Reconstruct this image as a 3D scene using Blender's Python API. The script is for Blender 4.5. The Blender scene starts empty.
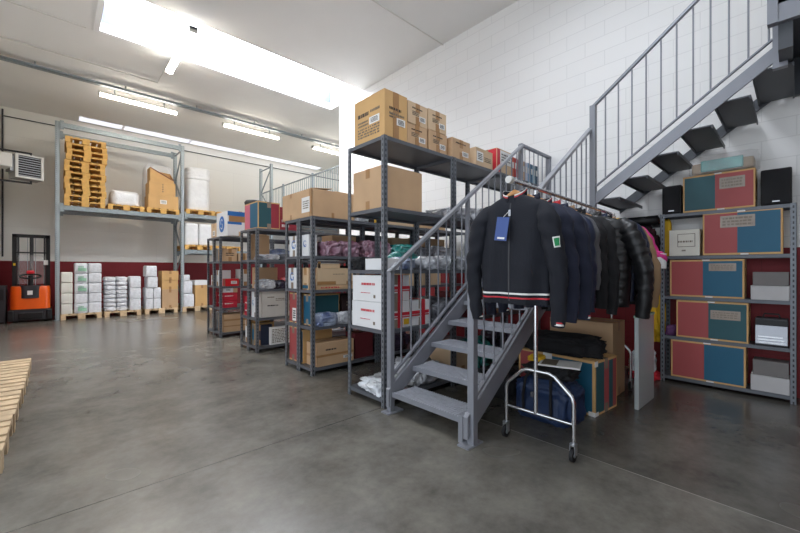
import bpy, bmesh, math, random
from mathutils import Vector, Matrix, noise
random.seed(11)
SC = bpy.context.scene
COL = SC.collection
PI = math.pi
WX = 5.37      # white block wall
BY = 14.15     # back wall
CZ = 5.53      # ceiling

# ------------------------------------------------------------------ materials
def lin(c):
    return tuple(((v/12.92) if v <= .04045 else ((v+.055)/1.055)**2.4) for v in c)
def srgb(r, g, b): return lin((r/255, g/255, b/255))
MATS = {}
def mat(name, col, rough=.5, metal=0., var=.06, scale=6., bump=.0, bscale=40., coat=0., spec=.5, col2=None, detail=4, dist=.002, sharp=False):
    if name in MATS: return MATS[name]
    m = bpy.data.materials.new(name); m.use_nodes = True
    nt = m.node_tree; b = nt.nodes['Principled BSDF']
    b.inputs['Roughness'].default_value = rough; b.inputs['Metallic'].default_value = metal
    b.inputs['Coat Weight'].default_value = coat; b.inputs['Coat Roughness'].default_value = .12
    b.inputs['Specular IOR Level'].default_value = spec
    tc = nt.nodes.new('ShaderNodeTexCoord')
    n = nt.nodes.new('ShaderNodeTexNoise'); n.inputs['Scale'].default_value = scale; n.inputs['Detail'].default_value = detail
    nt.links.new(tc.outputs['Object'], n.inputs['Vector'])
    r = nt.nodes.new('ShaderNodeValToRGB')
    c2 = col2 if col2 else tuple(min(1, v*(1+var)) for v in col); c1 = tuple(v*(1-var) for v in col) if not col2 else col
    r.color_ramp.elements[0].color = (*c1, 1); r.color_ramp.elements[1].color = (*c2, 1)
    a, bb = (.46, .54) if sharp else (.3, .7)
    r.color_ramp.elements[0].position = a; r.color_ramp.elements[1].position = bb
    nt.links.new(n.outputs['Fac'], r.inputs['Fac']); nt.links.new(r.outputs['Color'], b.inputs['Base Color'])
    if bump:
        n2 = nt.nodes.new('ShaderNodeTexNoise'); n2.inputs['Scale'].default_value = bscale; n2.inputs['Detail'].default_value = 5
        nt.links.new(tc.outputs['Object'], n2.inputs['Vector'])
        bp = nt.nodes.new('ShaderNodeBump'); bp.inputs['Strength'].default_value = bump; bp.inputs['Distance'].default_value = dist*5
        nt.links.new(n2.outputs['Fac'], bp.inputs['Height']); nt.links.new(bp.outputs['Normal'], b.inputs['Normal'])
    MATS[name] = m; return m
def emit(name, col, s):
    m = bpy.data.materials.new(name); m.use_nodes = True; nt = m.node_tree
    b = nt.nodes['Principled BSDF']; b.inputs['Base Color'].default_value = (*col, 1)
    b.inputs['Emission Color'].default_value = (*col, 1); b.inputs['Emission Strength'].default_value = s
    MATS[name] = m; return m

KRAFT = mat('kraft', srgb(198, 163, 126), .75, var=.08, scale=3, bump=.08)
KRAFT2 = mat('kraft_pale', srgb(208, 180, 146), .75, var=.07, scale=3, bump=.08)
KRAFT3 = mat('kraft_golden', srgb(208, 166, 110), .75, var=.08, scale=3, bump=.08)
TAPE = mat('tape', srgb(166, 124, 80), .3, var=.05)
TAPEC = mat('tape_clear', srgb(150, 135, 120), .2, var=.08, scale=20)
PAPER = mat('paper', srgb(232, 230, 226), .6, var=.02)
WHITEBOX = mat('white_card', srgb(226, 226, 226), .55, var=.03, scale=2)
INK = mat('ink', srgb(52, 46, 42), .6, var=.1)
INKG = mat('ink_grey', srgb(120, 108, 92), .6, var=.1)
REDINK = mat('red_ink', srgb(196, 38, 52), .5, var=.05)
BLUEINK = mat('blue_ink', srgb(28, 104, 178), .5, var=.05)
GREENINK = mat('green_ink', srgb(150, 196, 168), .5, var=.25, scale=20)
REDP = mat('red_print', srgb(164, 74, 74), .55, var=.04, scale=2)
TEALP = mat('teal_print', srgb(28, 92, 120), .55, var=.05, scale=2)
DTEALP = mat('dark_teal_print', srgb(38, 84, 92), .55, var=.05, scale=2)
REDP_LIT = mat('red_print_lit', srgb(204, 104, 122), .55, var=.04, scale=2)  # red print lightened, the light on its carton put into the colour
STEEL = mat('grey_paint', srgb(134, 136, 143), .42, .15, var=.05, bump=.03)
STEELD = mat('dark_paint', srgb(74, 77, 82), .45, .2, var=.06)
GALV = mat('galvanised', srgb(150, 160, 164), .45, .35, var=.12, scale=30)
TREADM = mat('tread_metal', srgb(176, 178, 186), .45, .1, var=.1, scale=25)
CHROME = mat('chrome', srgb(205, 206, 208), .2, 1., var=.05)
ZINC = mat('zinc', srgb(175, 178, 182), .35, .8, var=.06)
RUBBER = mat('rubber', srgb(28, 28, 30), .7, var=.1)
BLACK = mat('black', srgb(20, 20, 22), .5, var=.1)
BLACKF = mat('black_fabric', srgb(22, 22, 25), .85, var=.2, bump=.2, bscale=120)
NAVY = mat('navy_fabric', srgb(19, 22, 32), .85, var=.15, bump=.2, bscale=150)
NAVYB = mat('navy_bright_fabric', srgb(30, 35, 54), .85, var=.15, bump=.2, bscale=150)
NAVY2 = mat('navy_gloss', srgb(26, 36, 62), .5, var=.15, bump=.1)
PUFF = mat('puffer_black', srgb(20, 20, 22), .42, var=.15, bump=.15, bscale=40)
TAN = mat('tan_fabric', srgb(150, 122, 92), .85, var=.1, bump=.2, bscale=120)
YELLOW = mat('yellow_fabric', srgb(214, 170, 30), .7, var=.1, bump=.2)
MAGENTA = mat('magenta_fabric', srgb(205, 50, 130), .8, var=.05)
GREYF = mat('grey_fabric', srgb(92, 92, 96), .8, var=.15, bump=.2)
WOOD = mat('hanger_wood', srgb(196, 140, 84), .45, var=.12, scale=12)
PINE = mat('pallet_pine', srgb(214, 186, 148), .75, var=.14, scale=9, bump=.15)
PINEY = mat('pallet_yellow', srgb(216, 170, 96), .75, var=.14, scale=9, bump=.15)
PINEW = mat('pallet_weathered', srgb(186, 162, 130), .8, var=.18, scale=9, bump=.15)
ORANGE = mat('orange_paint', srgb(240, 98, 22), .3, var=.03, coat=.4)
DKGREY = mat('dark_plastic', srgb(48, 48, 52), .5, var=.08)
REDPL = mat('red_plastic', srgb(205, 30, 40), .4, var=.05)
WRAP = mat('white_wrap', srgb(228, 229, 230), .35, var=.04, scale=10, bump=.5, bscale=25, coat=.3)
SACK = mat('white_sack', srgb(224, 226, 230), .5, var=.1, scale=18, bump=.5, bscale=18)
PBAG_G = mat('bag_grey', srgb(150, 152, 160), .28, coat=.8, col2=srgb(225, 226, 230), scale=9, bump=1., bscale=14)
PBAG_D = mat('bag_dark', srgb(46, 46, 54), .3, coat=.8, col2=srgb(140, 142, 150), scale=7, bump=1., bscale=12)
PBAG_M = mat('bag_maroon', srgb(104, 30, 56), .3, coat=.8, col2=srgb(180, 150, 166), scale=7, bump=1., bscale=12)
PBAG_B = mat('bag_blue', srgb(70, 90, 140), .3, coat=.8, col2=srgb(190, 200, 215), scale=8, bump=1., bscale=12)
PBAG_W = mat('bag_clear', srgb(200, 206, 212), .2, coat=1., col2=srgb(236, 238, 240), scale=8, bump=1., bscale=14)
PBAG_T = mat('bag_teal', srgb(20, 120, 116), .3, coat=.8, col2=srgb(70, 170, 160), scale=8, bump=.8, bscale=12)
PBAG_K = mat('bag_black', srgb(26, 24, 30), .3, coat=.8, col2=srgb(70, 60, 84), scale=8, bump=.8, bscale=12)
PBAG_R = mat('bag_red', srgb(196, 40, 52), .35, coat=.6, col2=srgb(224, 150, 150), scale=6, bump=.8, bscale=12)
BLUEBAG = mat('blue_nylon', srgb(26, 46, 80), .55, var=.2, scale=10, bump=.6, bscale=20)
GREYBOX = mat('grey_card', srgb(118, 114, 112), .7, var=.05)
LGREYBOX = mat('light_grey_card', srgb(186, 184, 184), .7, var=.03)
SILVER = mat('silver', srgb(170, 172, 178), .3, .7, var=.06)
OFFW = mat('offwhite_metal', srgb(214, 212, 206), .45, var=.03)
CEILM = mat('ceiling_paint', srgb(234, 233, 230), .8, var=.02, scale=1.2)
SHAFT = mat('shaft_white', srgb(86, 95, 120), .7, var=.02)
TRIMW = mat('trim_white', srgb(240, 240, 240), .5, var=.02)
GLOW = emit('tube_glow', (1.0, .92, .80), 17.)
SKYGL = emit('skylight_glazing', (.93, .96, 1.0), 8.2)
SKYGL2 = emit('skylight_strip', (.86, .88, 1.0), .36)

def plastic_panel():
    m = bpy.data.materials.new('translucent_plastic'); m.use_nodes = True
    b = m.node_tree.nodes['Principled BSDF']
    b.inputs['Base Color'].default_value = (*srgb(196, 202, 202), 1); b.inputs['Roughness'].default_value = .25
    b.inputs['Transmission Weight'].default_value = .25; b.inputs['Coat Weight'].default_value = .3
    return m
PANEL = plastic_panel()
def clear_sheet():
    m = bpy.data.materials.new('clear_sheet'); m.use_nodes = True
    b = m.node_tree.nodes['Principled BSDF']
    b.inputs['Base Color'].default_value = (.9, .9, .92, 1); b.inputs['Roughness'].default_value = .12
    b.inputs['Alpha'].default_value = .17
    return m
CLEAR = clear_sheet()

CLEAR2 = CLEAR.copy(); CLEAR2.name = 'clear_guard'; CLEAR2.node_tree.nodes['Principled BSDF'].inputs['Alpha'].default_value = .12
def floor_mat():
    m = bpy.data.materials.new('polished_concrete'); m.use_nodes = True; nt = m.node_tree; N = nt.nodes; L = nt.links
    b = N['Principled BSDF']; tc = N.new('ShaderNodeTexCoord')
    def nz(s, d, rgh=.6):
        n = N.new('ShaderNodeTexNoise'); n.inputs['Scale'].default_value = s; n.inputs['Detail'].default_value = d; n.inputs['Roughness'].default_value = rgh
        L.new(tc.outputs['Object'], n.inputs['Vector']); return n
    n1, n2, n3, n4 = nz(.5, 3), nz(2.6, 6, .62), nz(60, 3), nz(16, 5, .7)
    def M(op, a, b_, c_=None):
        n = N.new('ShaderNodeMath'); n.operation = op
        for q, v in enumerate((a, b_, c_)):
            if v is None: continue
            if isinstance(v, (int, float)): n.inputs[q].default_value = v
            else: L.new(v, n.inputs[q])
        return n.outputs[0]
    t_ = M('MULTIPLY_ADD', n1.outputs['Fac'], .55, M('MULTIPLY_ADD', n2.outputs['Fac'], .75, M('MULTIPLY', n4.outputs['Fac'], .3)))
    v_ = N.new('ShaderNodeMapRange'); v_.inputs['From Min'].default_value = .5; v_.inputs['From Max'].default_value = 1.1; L.new(t_, v_.inputs['Value'])
    mx = N.new('ShaderNodeMixRGB'); L.new(v_.outputs[0], mx.inputs[0]); mx.inputs[1].default_value = (*srgb(62, 59, 55), 1); mx.inputs[2].default_value = (*srgb(132, 128, 119), 1)
    # saw-cut joints on a grid
    sx = N.new('ShaderNodeSeparateXYZ'); L.new(tc.outputs['Object'], sx.inputs[0])
    def joint(out, off, per):
        a = N.new('ShaderNodeMath'); a.operation = 'ADD'; a.inputs[1].default_value = -off + per*.5; L.new(out, a.inputs[0])
        f = N.new('ShaderNodeMath'); f.operation = 'PINGPONG'; f.inputs[1].default_value = per*.5; L.new(a.outputs[0], f.inputs[0])
        g = N.new('ShaderNodeMath'); g.operation = 'GREATER_THAN'; g.inputs[1].default_value = per*.5-.004; L.new(f.outputs[0], g.inputs[0]); return g
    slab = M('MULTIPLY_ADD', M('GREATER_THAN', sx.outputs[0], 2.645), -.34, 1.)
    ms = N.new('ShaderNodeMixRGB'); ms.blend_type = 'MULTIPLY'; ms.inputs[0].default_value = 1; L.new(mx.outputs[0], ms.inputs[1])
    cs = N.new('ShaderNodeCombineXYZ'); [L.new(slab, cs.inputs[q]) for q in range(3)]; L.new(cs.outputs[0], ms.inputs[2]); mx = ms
    jx, jy = joint(sx.outputs[0], 2.645, 6.), joint(sx.outputs[1], 2.605, 6.)
    my = N.new('ShaderNodeMixRGB'); L.new(jy.outputs[0], my.inputs[0]); L.new(mx.outputs[0], my.inputs[1]); my.inputs[2].default_value = (*srgb(58, 56, 54), 1)
    mj = N.new('ShaderNodeMixRGB'); L.new(jx.outputs[0], mj.inputs[0]); L.new(my.outputs[0], mj.inputs[1]); mj.inputs[2].default_value = (*srgb(138, 134, 128), 1)
    L.new(mj.outputs[0], b.inputs['Base Color'])
    rr = N.new('ShaderNodeMapRange'); rr.inputs['To Min'].default_value = .23; rr.inputs['To Max'].default_value = .3
    L.new(n1.outputs['Fac'], rr.inputs['Value']); L.new(rr.outputs[0], b.inputs['Roughness'])
    b.inputs['Specular IOR Level'].default_value = .55
    bp = N.new('ShaderNodeBump'); bp.inputs['Strength'].default_value = .04; bp.inputs['Distance'].default_value = .01
    L.new(n3.outputs['Fac'], bp.inputs['Height']); L.new(bp.outputs[0], b.inputs['Normal'])
    return m
def wall_mat(name, axis, bw, bh, mortar, white, contrast):
    m = bpy.data.materials.new(name); m.use_nodes = True; nt = m.node_tree; N = nt.nodes; L = nt.links
    b = N['Principled BSDF']; b.inputs['Roughness'].default_value = .62
    tc = N.new('ShaderNodeTexCoord'); sx = N.new('ShaderNodeSeparateXYZ'); L.new(tc.outputs['Object'], sx.inputs[0])
    cb = N.new('ShaderNodeCombineXYZ'); L.new(sx.outputs[axis], cb.inputs[0]); L.new(sx.outputs[2], cb.inputs[1])
    br = N.new('ShaderNodeTexBrick'); br.inputs['Scale'].default_value = 1.
    br.inputs['Brick Width'].default_value = bw; br.inputs['Row Height'].default_value = bh; br.inputs['Mortar Size'].default_value = mortar; br.inputs['Mortar Smooth'].default_value = .2
    w = srgb(*white); br.inputs['Color1'].default_value = (*w, 1); br.inputs['Color2'].default_value = (*[v*.975 for v in w], 1); br.inputs['Mortar'].default_value = (*[v*contrast for v in w], 1)
    L.new(cb.outputs[0], br.inputs['Vector'])
    br2 = N.new('ShaderNodeTexBrick')
    for k in ('Scale', 'Brick Width', 'Row Height', 'Mortar Size', 'Mortar Smooth'): br2.inputs[k].default_value = br.inputs[k].default_value
    rd = srgb(132, 26, 34); br2.inputs['Color1'].default_value = (*rd, 1); br2.inputs['Color2'].default_value = (*[v*.95 for v in rd], 1); br2.inputs['Mortar'].default_value = (*[v*.8 for v in rd], 1)
    L.new(cb.outputs[0], br2.inputs['Vector'])
    lt = N.new('ShaderNodeMath'); lt.operation = 'LESS_THAN'; lt.inputs[1].default_value = 1.49; L.new(sx.outputs[2], lt.inputs[0])
    mx = N.new('ShaderNodeMixRGB'); L.new(lt.outputs[0], mx.inputs[0]); L.new(br.outputs['Color'], mx.inputs[1]); L.new(br2.outputs['Color'], mx.inputs[2])
    L.new(mx.outputs[0], b.inputs['Base Color'])
    n = N.new('ShaderNodeTexNoise'); n.inputs['Scale'].default_value = 60; L.new(tc.outputs['Object'], n.inputs['Vector'])
    bp = N.new('ShaderNodeBump'); bp.inputs['Strength'].default_value = .15; bp.inputs['Distance'].default_value = .01
    inv = N.new('ShaderNodeMath'); inv.operation = 'MULTIPLY_ADD'; inv.inputs[1].default_value = -1.; L.new(br.outputs['Fac'], inv.inputs[0])
    sm = N.new('ShaderNodeMath'); sm.operation = 'MULTIPLY'; sm.inputs[1].default_value = .15; L.new(n.outputs['Fac'], sm.inputs[0]); L.new(sm.outputs[0], inv.inputs[2])
    L.new(inv.outputs[0], bp.inputs['Height']); L.new(bp.outputs[0], b.inputs['Normal'])
    return m
def post_mat(name, col):
    m = bpy.data.materials.new(name); m.use_nodes = True; nt = m.node_tree; N = nt.nodes; L = nt.links
    b = N['Principled BSDF']; b.inputs['Roughness'].default_value = .42; b.inputs['Metallic'].default_value = .25
    tc = N.new('ShaderNodeTexCoord'); sx = N.new('ShaderNodeSeparateXYZ'); L.new(tc.outputs['Object'], sx.inputs[0])
    def M(op, a, v=None, v2=None):
        n = N.new('ShaderNodeMath'); n.operation = op
        if hasattr(a, 'is_linked'): L.new(a, n.inputs[0])
        else: n.inputs[0].default_value = a
        if v is not None:
            if hasattr(v, 'is_linked'): L.new(v, n.inputs[1])
            else: n.inputs[1].default_value = v
        if v2 is not None: n.inputs[2].default_value = v2
        return n.outputs[0]
    z = M('LESS_THAN', M('FRACT', M('MULTIPLY', sx.outputs[2], 1/.05)), .5)
    hx = M('COMPARE', sx.outputs[0], .021, .006); hy = M('COMPARE', sx.outputs[1], .021, .006)
    h = M('MULTIPLY', z, M('MAXIMUM', hx, hy))
    mx = N.new('ShaderNodeMixRGB'); L.new(h, mx.inputs[0]); mx.inputs[1].default_value = (*col, 1); mx.inputs[2].default_value = (*[v*.16 for v in col], 1)
    L.new(mx.outputs[0], b.inputs['Base Color']); return m
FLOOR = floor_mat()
BLOCKW = wall_mat('white_block_wall', 1, .5, .2, .005, (232, 231, 229), .86)
BACKW = wall_mat('white_plaster_wall', 0, 2.4, 1.2, .006, (240, 238, 231), .92)
SLOT = post_mat('slotted_steel', srgb(112, 116, 122))
SHELFM = mat('shelf_grey', srgb(98, 101, 107), .45, .2, var=.06)
UPR = post_mat('rack_upright', srgb(168, 178, 182))

# ------------------------------------------------------------------ mesh builder
class MB:
    def __init__(s): s.v = []; s.f = []; s.m = []; s.sm = []; s.ch = []
    def add(s, vs, fs, m=0, sm=False):
        o = len(s.v); s.ch.append((o, len(s.f))); s.v += [tuple(v) for v in vs]
        for f in fs: s.f.append(tuple(i+o for i in f)); s.m.append(m); s.sm.append(sm)
        return s
    def box(s, x0, y0, z0, x1, y1, z1, m=0, M=None):
        vs = [Vector(p) for p in ((x0,y0,z0),(x1,y0,z0),(x1,y1,z0),(x0,y1,z0),(x0,y0,z1),(x1,y0,z1),(x1,y1,z1),(x0,y1,z1))]
        if M is not None: vs = [M @ v for v in vs]
        return s.add(vs, [(0,3,2,1),(4,5,6,7),(0,1,5,4),(1,2,6,5),(2,3,7,6),(3,0,4,7)], m)
    def bar(s, p, q, w, h, m=0, up=(0,0,1)):
        p, q = Vector(p), Vector(q); d = (q-p).normalized(); up = Vector(up)
        if abs(d.dot(up)) > .98: up = Vector((1,0,0))
        r = d.cross(up).normalized(); u = r.cross(d).normalized()
        vs = [c + r*(a*w/2) + u*(b*h/2) for c in (p, q) for a, b in ((-1,-1),(1,-1),(1,1),(-1,1))]
        return s.add(vs, [(0,3,2,1),(4,5,6,7),(0,1,5,4),(1,2,6,5),(2,3,7,6),(3,0,4,7)], m)
    def loft(s, rings, m=0, cap=True, sm=True, closed=True):
        n = len(rings[0]); vs = [p for r in rings for p in r]; fs = []
        for i in range(len(rings)-1):
            for j in range(n if closed else n-1):
                k = (j+1) % n; fs.append((i*n+j, i*n+k, (i+1)*n+k, (i+1)*n+j))
        s.add(vs, fs, m, sm)
        if cap and closed:
            s.add(rings[0], [tuple(reversed(range(n)))], m); s.add(rings[-1], [tuple(range(n))], m)
        return s
    def tube(s, pts, r, n=8, m=0, cap=True):
        pts = [Vector(p) for p in pts]; rs = r if isinstance(r, (list, tuple)) else [r]*len(pts); rings = []
        prev = None
        for i, p in enumerate(pts):
            d = (pts[min(i+1, len(pts)-1)] - pts[max(i-1, 0)]).normalized()
            if prev is None:
                a = Vector((0,0,1)) if abs(d.z) < .9 else Vector((1,0,0))
                u = d.cross(a).normalized()
            else: u = (prev - d*prev.dot(d)).normalized()
            prev = u; w = d.cross(u)
            rings.append([p + (u*math.cos(2*PI*k/n) + w*math.sin(2*PI*k/n))*rs[i] for k in range(n)])
        return s.loft(rings, m, cap)
    def build(s, name, mats, parent=None, loc=(0,0,0), rotz=0, bevel=0, seg=1):
        me = bpy.data.meshes.new(name); me.from_pydata(s.v, [], s.f)
        for mm in (mats if isinstance(mats, (list, tuple)) else [mats]): me.materials.append(mm)
        me.polygons.foreach_set('material_index', s.m); me.polygons.foreach_set('use_smooth', s.sm); me.update()
        bm = bmesh.new(); bm.from_mesh(me); bmesh.ops.recalc_face_normals(bm, faces=bm.faces); bm.to_mesh(me); bm.free()
        o = bpy.data.objects.new(name, me); COL.objects.link(o); o.location = loc; o.rotation_euler = (0,0,rotz)
        if parent: o.parent = parent
        if bevel:
            md = o.modifiers.new('bevel', 'BEVEL'); md.width = bevel; md.segments = seg; md.limit_method = 'ANGLE'
        return o
def tag(o, label, cat, group=None):
    o['label'] = label; o['category'] = cat
    if group: o['group'] = group
    return o
def thing(name, label, cat, loc=(0,0,0), rotz=0, group=None):
    o = bpy.data.objects.new(name, None); COL.objects.link(o); o.location = loc; o.rotation_euler = (0,0,rotz); o.empty_display_size = .1
    return tag(o, label, cat, group)
def struct(name, mb, m, label=None):
    o = mb.build(name, m); o['kind'] = 'structure'
    if label: o['label'] = label
    return o
SPLIT = {'packing_tape','clear_tape','top_flap','rail_end_cap','foot_plate','beam_connector','bracket_arm','bracket_hook','foot','lift_chain','strap','wall_bracket','chrome_strip','glazing_bar','bracket','cuff_stripe','hem_stripe'}
def part(mb, name, m, parent, label=None, **k):
    if name in SPLIT and len(mb.ch) > 1:
        for i, (v0, f0) in enumerate(mb.ch):
            v1, f1 = mb.ch[i+1] if i+1 < len(mb.ch) else (len(mb.v), len(mb.f))
            q = MB(); q.add(mb.v[v0:v1], [[j-v0 for j in f] for f in mb.f[f0:f1]], 0, mb.sm[f0] if f1 > f0 else False); q.m = mb.m[f0:f1]; q.sm = mb.sm[f0:f1]
            o = q.build(name, m, parent, **k)
        return o
    o = mb.build(name, m, parent, **k)
    if label: o['label'] = label
    return o
def dup(root, loc, label, group=None, rotz=None):
    r = root.copy(); COL.objects.link(r); r.location = loc
    if rotz is not None: r.rotation_euler = (0,0,rotz)
    r['label'] = label
    if group: r['group'] = group
    for ch in list(root.children):
        c = ch.copy(); COL.objects.link(c); c.parent = r
        for g in list(ch.children):
            d = g.copy(); COL.objects.link(d); d.parent = c
    return r
ORD = ['bottom', 'second', 'third', 'fourth', 'fifth', 'sixth', 'seventh', 'eighth', 'ninth', 'tenth', 'eleventh', 'twelfth', 'thirteenth']

# ------------------------------------------------------------------ room
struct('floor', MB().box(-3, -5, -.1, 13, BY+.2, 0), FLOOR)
struct('wall_back', MB().box(-1.25, BY, 0, 13, BY+.2, CZ+.6), BACKW)
struct('wall_right', MB().box(WX, -5, 0, WX+.3, 8.05, CZ+.9), BLOCKW)
struct('wall_left', MB().box(-1.25, 9, 0, -1.05, BY, CZ+.6), BACKW)
struct('wall_side', MB().box(-3.2, -5, 0, -3, -3, CZ+.6).box(-3.2, 5.5, 0, -3, 9, CZ+.6).box(-3.2, -3, 4.6, -3, 5.5, CZ+.6).box(-3.2, 9, 0, -1.25, 9.2, CZ+.6), BACKW)  # large opening is invented, it lets world light in from the left
struct('wall_front', MB().box(-3.2, -5.2, 0, WX+.3, -5, CZ+.6), BACKW)
struct('wall_far', MB().box(13, 8, 0, 13.2, BY+.2, CZ+.6), BACKW)
SX0, SX1, SY0, SY1 = .55, WX, 7.06, 8.47
TX0, TX1, TY0, TY1 = .5, 8.2, 13.62, 14.02
c = MB()
NY0, NY1 = .9, 2.3
c.box(-3.2, -5, CZ, SX0, SY1, CZ+.15).box(SX0, NY1, CZ, 13.2, SY0, CZ+.15).box(SX0, -5, CZ, 13.2, NY0, CZ+.15).box(3.7, NY0, CZ, 13.2, NY1, CZ+.15).box(SX1+.02, SY0, CZ, 13.2, SY1, CZ+.15)
c.box(-3.2, SY1, CZ, 13.2, TY0, CZ+.15).box(-3.2, TY0, CZ, TX0, BY+.2, CZ+.15).box(TX1, TY0, CZ, 13.2, BY+.2, CZ+.15).box(TX0, TY1, CZ, TX1, BY+.2, CZ+.15)
struct('ceiling', c, CEILM)
SH = .55
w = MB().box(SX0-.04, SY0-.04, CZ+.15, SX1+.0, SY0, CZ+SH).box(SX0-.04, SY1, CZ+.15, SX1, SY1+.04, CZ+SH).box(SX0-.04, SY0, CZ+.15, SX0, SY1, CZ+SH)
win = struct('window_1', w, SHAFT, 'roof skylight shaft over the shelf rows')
part(MB().box(SX0-.04, SY0-.04, CZ+SH, SX1, SY1+.04, CZ+SH+.03), 'glazing', SKYGL, win)
t = MB()
t.box(SX0-.05, SY1-.02, CZ-.015, SX1, SY1+.06, CZ+.02).box(SX0-.05, SY0, CZ-.015, SX0+.03, SY1, CZ+.02)
part(t, 'frame', TRIMW, win)
NX1 = 3.7  # unseen skylight added on a guess, narrowed to even the wall light
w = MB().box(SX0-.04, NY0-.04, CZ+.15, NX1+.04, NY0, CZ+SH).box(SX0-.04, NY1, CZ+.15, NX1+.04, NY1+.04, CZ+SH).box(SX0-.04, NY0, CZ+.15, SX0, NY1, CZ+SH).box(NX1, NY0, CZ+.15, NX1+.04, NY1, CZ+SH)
win_added = struct('window_added', w, SHAFT, 'added unseen roof skylight shaft above the viewer')
part(MB().box(SX0-.04, NY0-.04, CZ+SH, NX1+.04, NY1+.04, CZ+SH+.03), 'glazing', emit('added_skylight_glow', (.88, .93, 1.0), 4.2), win_added)
win2 = struct('window_2', MB().box(TX0-.03, TY0-.03, CZ-.006, TX1+.03, TY0, CZ+.1).box(TX0-.03, TY1, CZ-.006, TX1+.03, TY1+.03, CZ+.1), TRIMW, 'narrow strip skylight above the back wall')
g = MB().box(TX0, TY0, CZ-.004, TX1, TY1, CZ+.02)
part(g, 'glazing', SKYGL2, win2)
g = MB()
for x in (1.5, 3.3, 5.1, 6.9): g.box(x-.03, TY0, CZ-.012, x+.03, TY1, CZ-.004)
part(g, 'glazing_bar', TRIMW, win2)
struct('trim_2', MB().box(WX-.012, SY0, CZ-.03, WX+.001, 8.05, CZ-.005), DKGREY, 'dark edge strip along the top of the block wall under the skylight')
# mezzanine behind the end of the block wall
struct('trim_1', MB().box(5.72, 8.05, 2.85, 13, BY, 3.08), OFFW, 'edge of the mezzanine floor behind the block wall')

# ------------------------------------------------------------------ ceiling services
def tube_light(p, q, label):
    p, q = Vector(p), Vector(q); d = (q-p).normalized(); mid = (p+q)/2
    r = thing('fluorescent_light', label, 'light', mid, 0, 'fluorescent tube lights under the ceiling')
    L_ = (q-p).length/2; side = Vector((-d.y, d.x, 0))
    part(MB().bar(-d*L_+Vector((0,0,.045)), d*L_+Vector((0,0,.045)), .11, .05), 'housing', OFFW, r)
    m = MB(); n = 12; prof = [(.06*math.cos(PI+PI*k/n), .055*math.sin(PI+PI*k/n)+.02) for k in range(n+1)]
    rings = [[d*s + side*a + Vector((0,0,b)) for a, b in prof] for s in (-L_+.03, L_-.03)]
    part(m.loft(rings, 0, True), 'diffuser', GLOW, r)
    for s in (-1, 1):
        part(MB().bar(d*(s*L_)+Vector((0,0,.02)), d*(s*(L_-.035))+Vector((0,0,.02)), .125, .1), 'end_cap', OFFW, r)
        h = d*(s*L_*.62)
        part(MB().box(h.x-.012, h.y-.012, .07, h.x+.012, h.y+.012, CZ-mid.z), 'hanger_rod', GALV, r)
    return r
tube_light((.72, 10.9, 5.28), (2.32, 10.9, 5.28), 'fluorescent tube light above the tall pallet stack, under the cable tray')
tube_light((3.4, 10.86, 5.28), (5.05, 10.86, 5.28), 'fluorescent tube light in the middle of the row under the cable tray')
tube_light((6.2, 10.88, 5.28), (7.8, 10.88, 5.28), 'fluorescent tube light partly hidden by the end of the block wall')
tube_light((1.7, 8.72, 5.28), (1.7, 6.9, 5.28), 'fluorescent tube light hung crosswise beneath the big roof skylight')
m = MB().box(-1.05, 10.6, 5.40, 9, 10.72, 5.41).box(-1.05, 10.6, 5.40, 9, 10.605, 5.45).box(-1.05, 10.715, 5.40, 9, 10.72, 5.45)
tr = tag(m.build('cable_tray', GALV), 'long grey cable tray along the ceiling over the row of tube lights', 'cable tray')
m = MB()
for x in (-.3, 1.2, 2.7, 4.2, 5.7): m.box(x-.01, 10.65, 5.45, x+.01, 10.67, CZ-.002)
part(m, 'bracket', GALV, tr)
m = MB().tube([(-1.05, 9.88, 5.50), (1.7, 9.88, 5.50), (1.7, 8.75, 5.50)], .014)
o = tag(m.build('electrical_conduit', OFFW), 'grey electrical conduit on the ceiling leading to the crosswise tube light', 'conduit', 'ceiling conduits')
o = tag(MB().tube([(-1.05, 8.5, 5.505), (.4, 8.5, 5.505)], .009).build('electrical_conduit', OFFW), 'thin conduit on the ceiling ending at the corner of the skylight', 'conduit', 'ceiling conduits')
o = tag(MB().tube([(2.2, 4.56, 5.51), (WX, 4.56, 5.51)], .01).build('electrical_conduit', OFFW), 'thin ceiling conduit running to the block wall nearer than the skylight', 'conduit', 'ceiling conduits')
o = tag(MB().tube([(-.98, BY-.02, 5.28), (12.9, BY-.02, 5.28)], .014).build('electrical_conduit', DKGREY), 'dark conduit along the top of the back wall behind the pallet rack', 'conduit')
o = tag(MB().tube([(-1.0, BY-.03, 1.6), (-1.0, BY-.03, 5.45)], .018).build('downpipe', DKGREY), 'dark vertical pipe in the back corner beside the heater', 'pipe')

# ------------------------------------------------------------------ heater
h = thing('unit_heater', 'grey louvred unit heater with white cowl hung high in the back corner', 'heater', (-.46, 12.5, 3.42), .32)
part(MB().box(-.24, -.02, 0, .26, .4, .56), 'casing', mat('heater_grey', srgb(150, 148, 142), .5), h, bevel=.01)
m = MB()
for k in range(9):
    z = .05+k*.055
    m.add([(-.19,-.05,z),(.21,-.05,z),(.21,-.026,z+.012),(-.19,-.026,z+.012),(-.19,-.05,z+.008),(.21,-.05,z+.008),(.21,-.026,z+.02),(-.19,-.026,z+.02)], [(0,3,2,1),(4,5,6,7),(0,1,5,4),(1,2,6,5),(2,3,7,6),(3,0,4,7)])
part(m, 'louvre', ZINC, h)
part(MB().box(-.2,-.024,.02,.22,-.019,.54), 'louvre_gap_shade', BLACK, h)  # black plate paints the shade between the louvre slats
m = MB().box(-.24,-.055,0,-.19,-.02,.56).box(.21,-.055,0,.26,-.02,.56).box(-.19,-.055,0,.21,-.02,.04).box(-.19,-.055,.53,.21,-.02,.56)
part(m, 'louvre_frame', OFFW, h)
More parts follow.
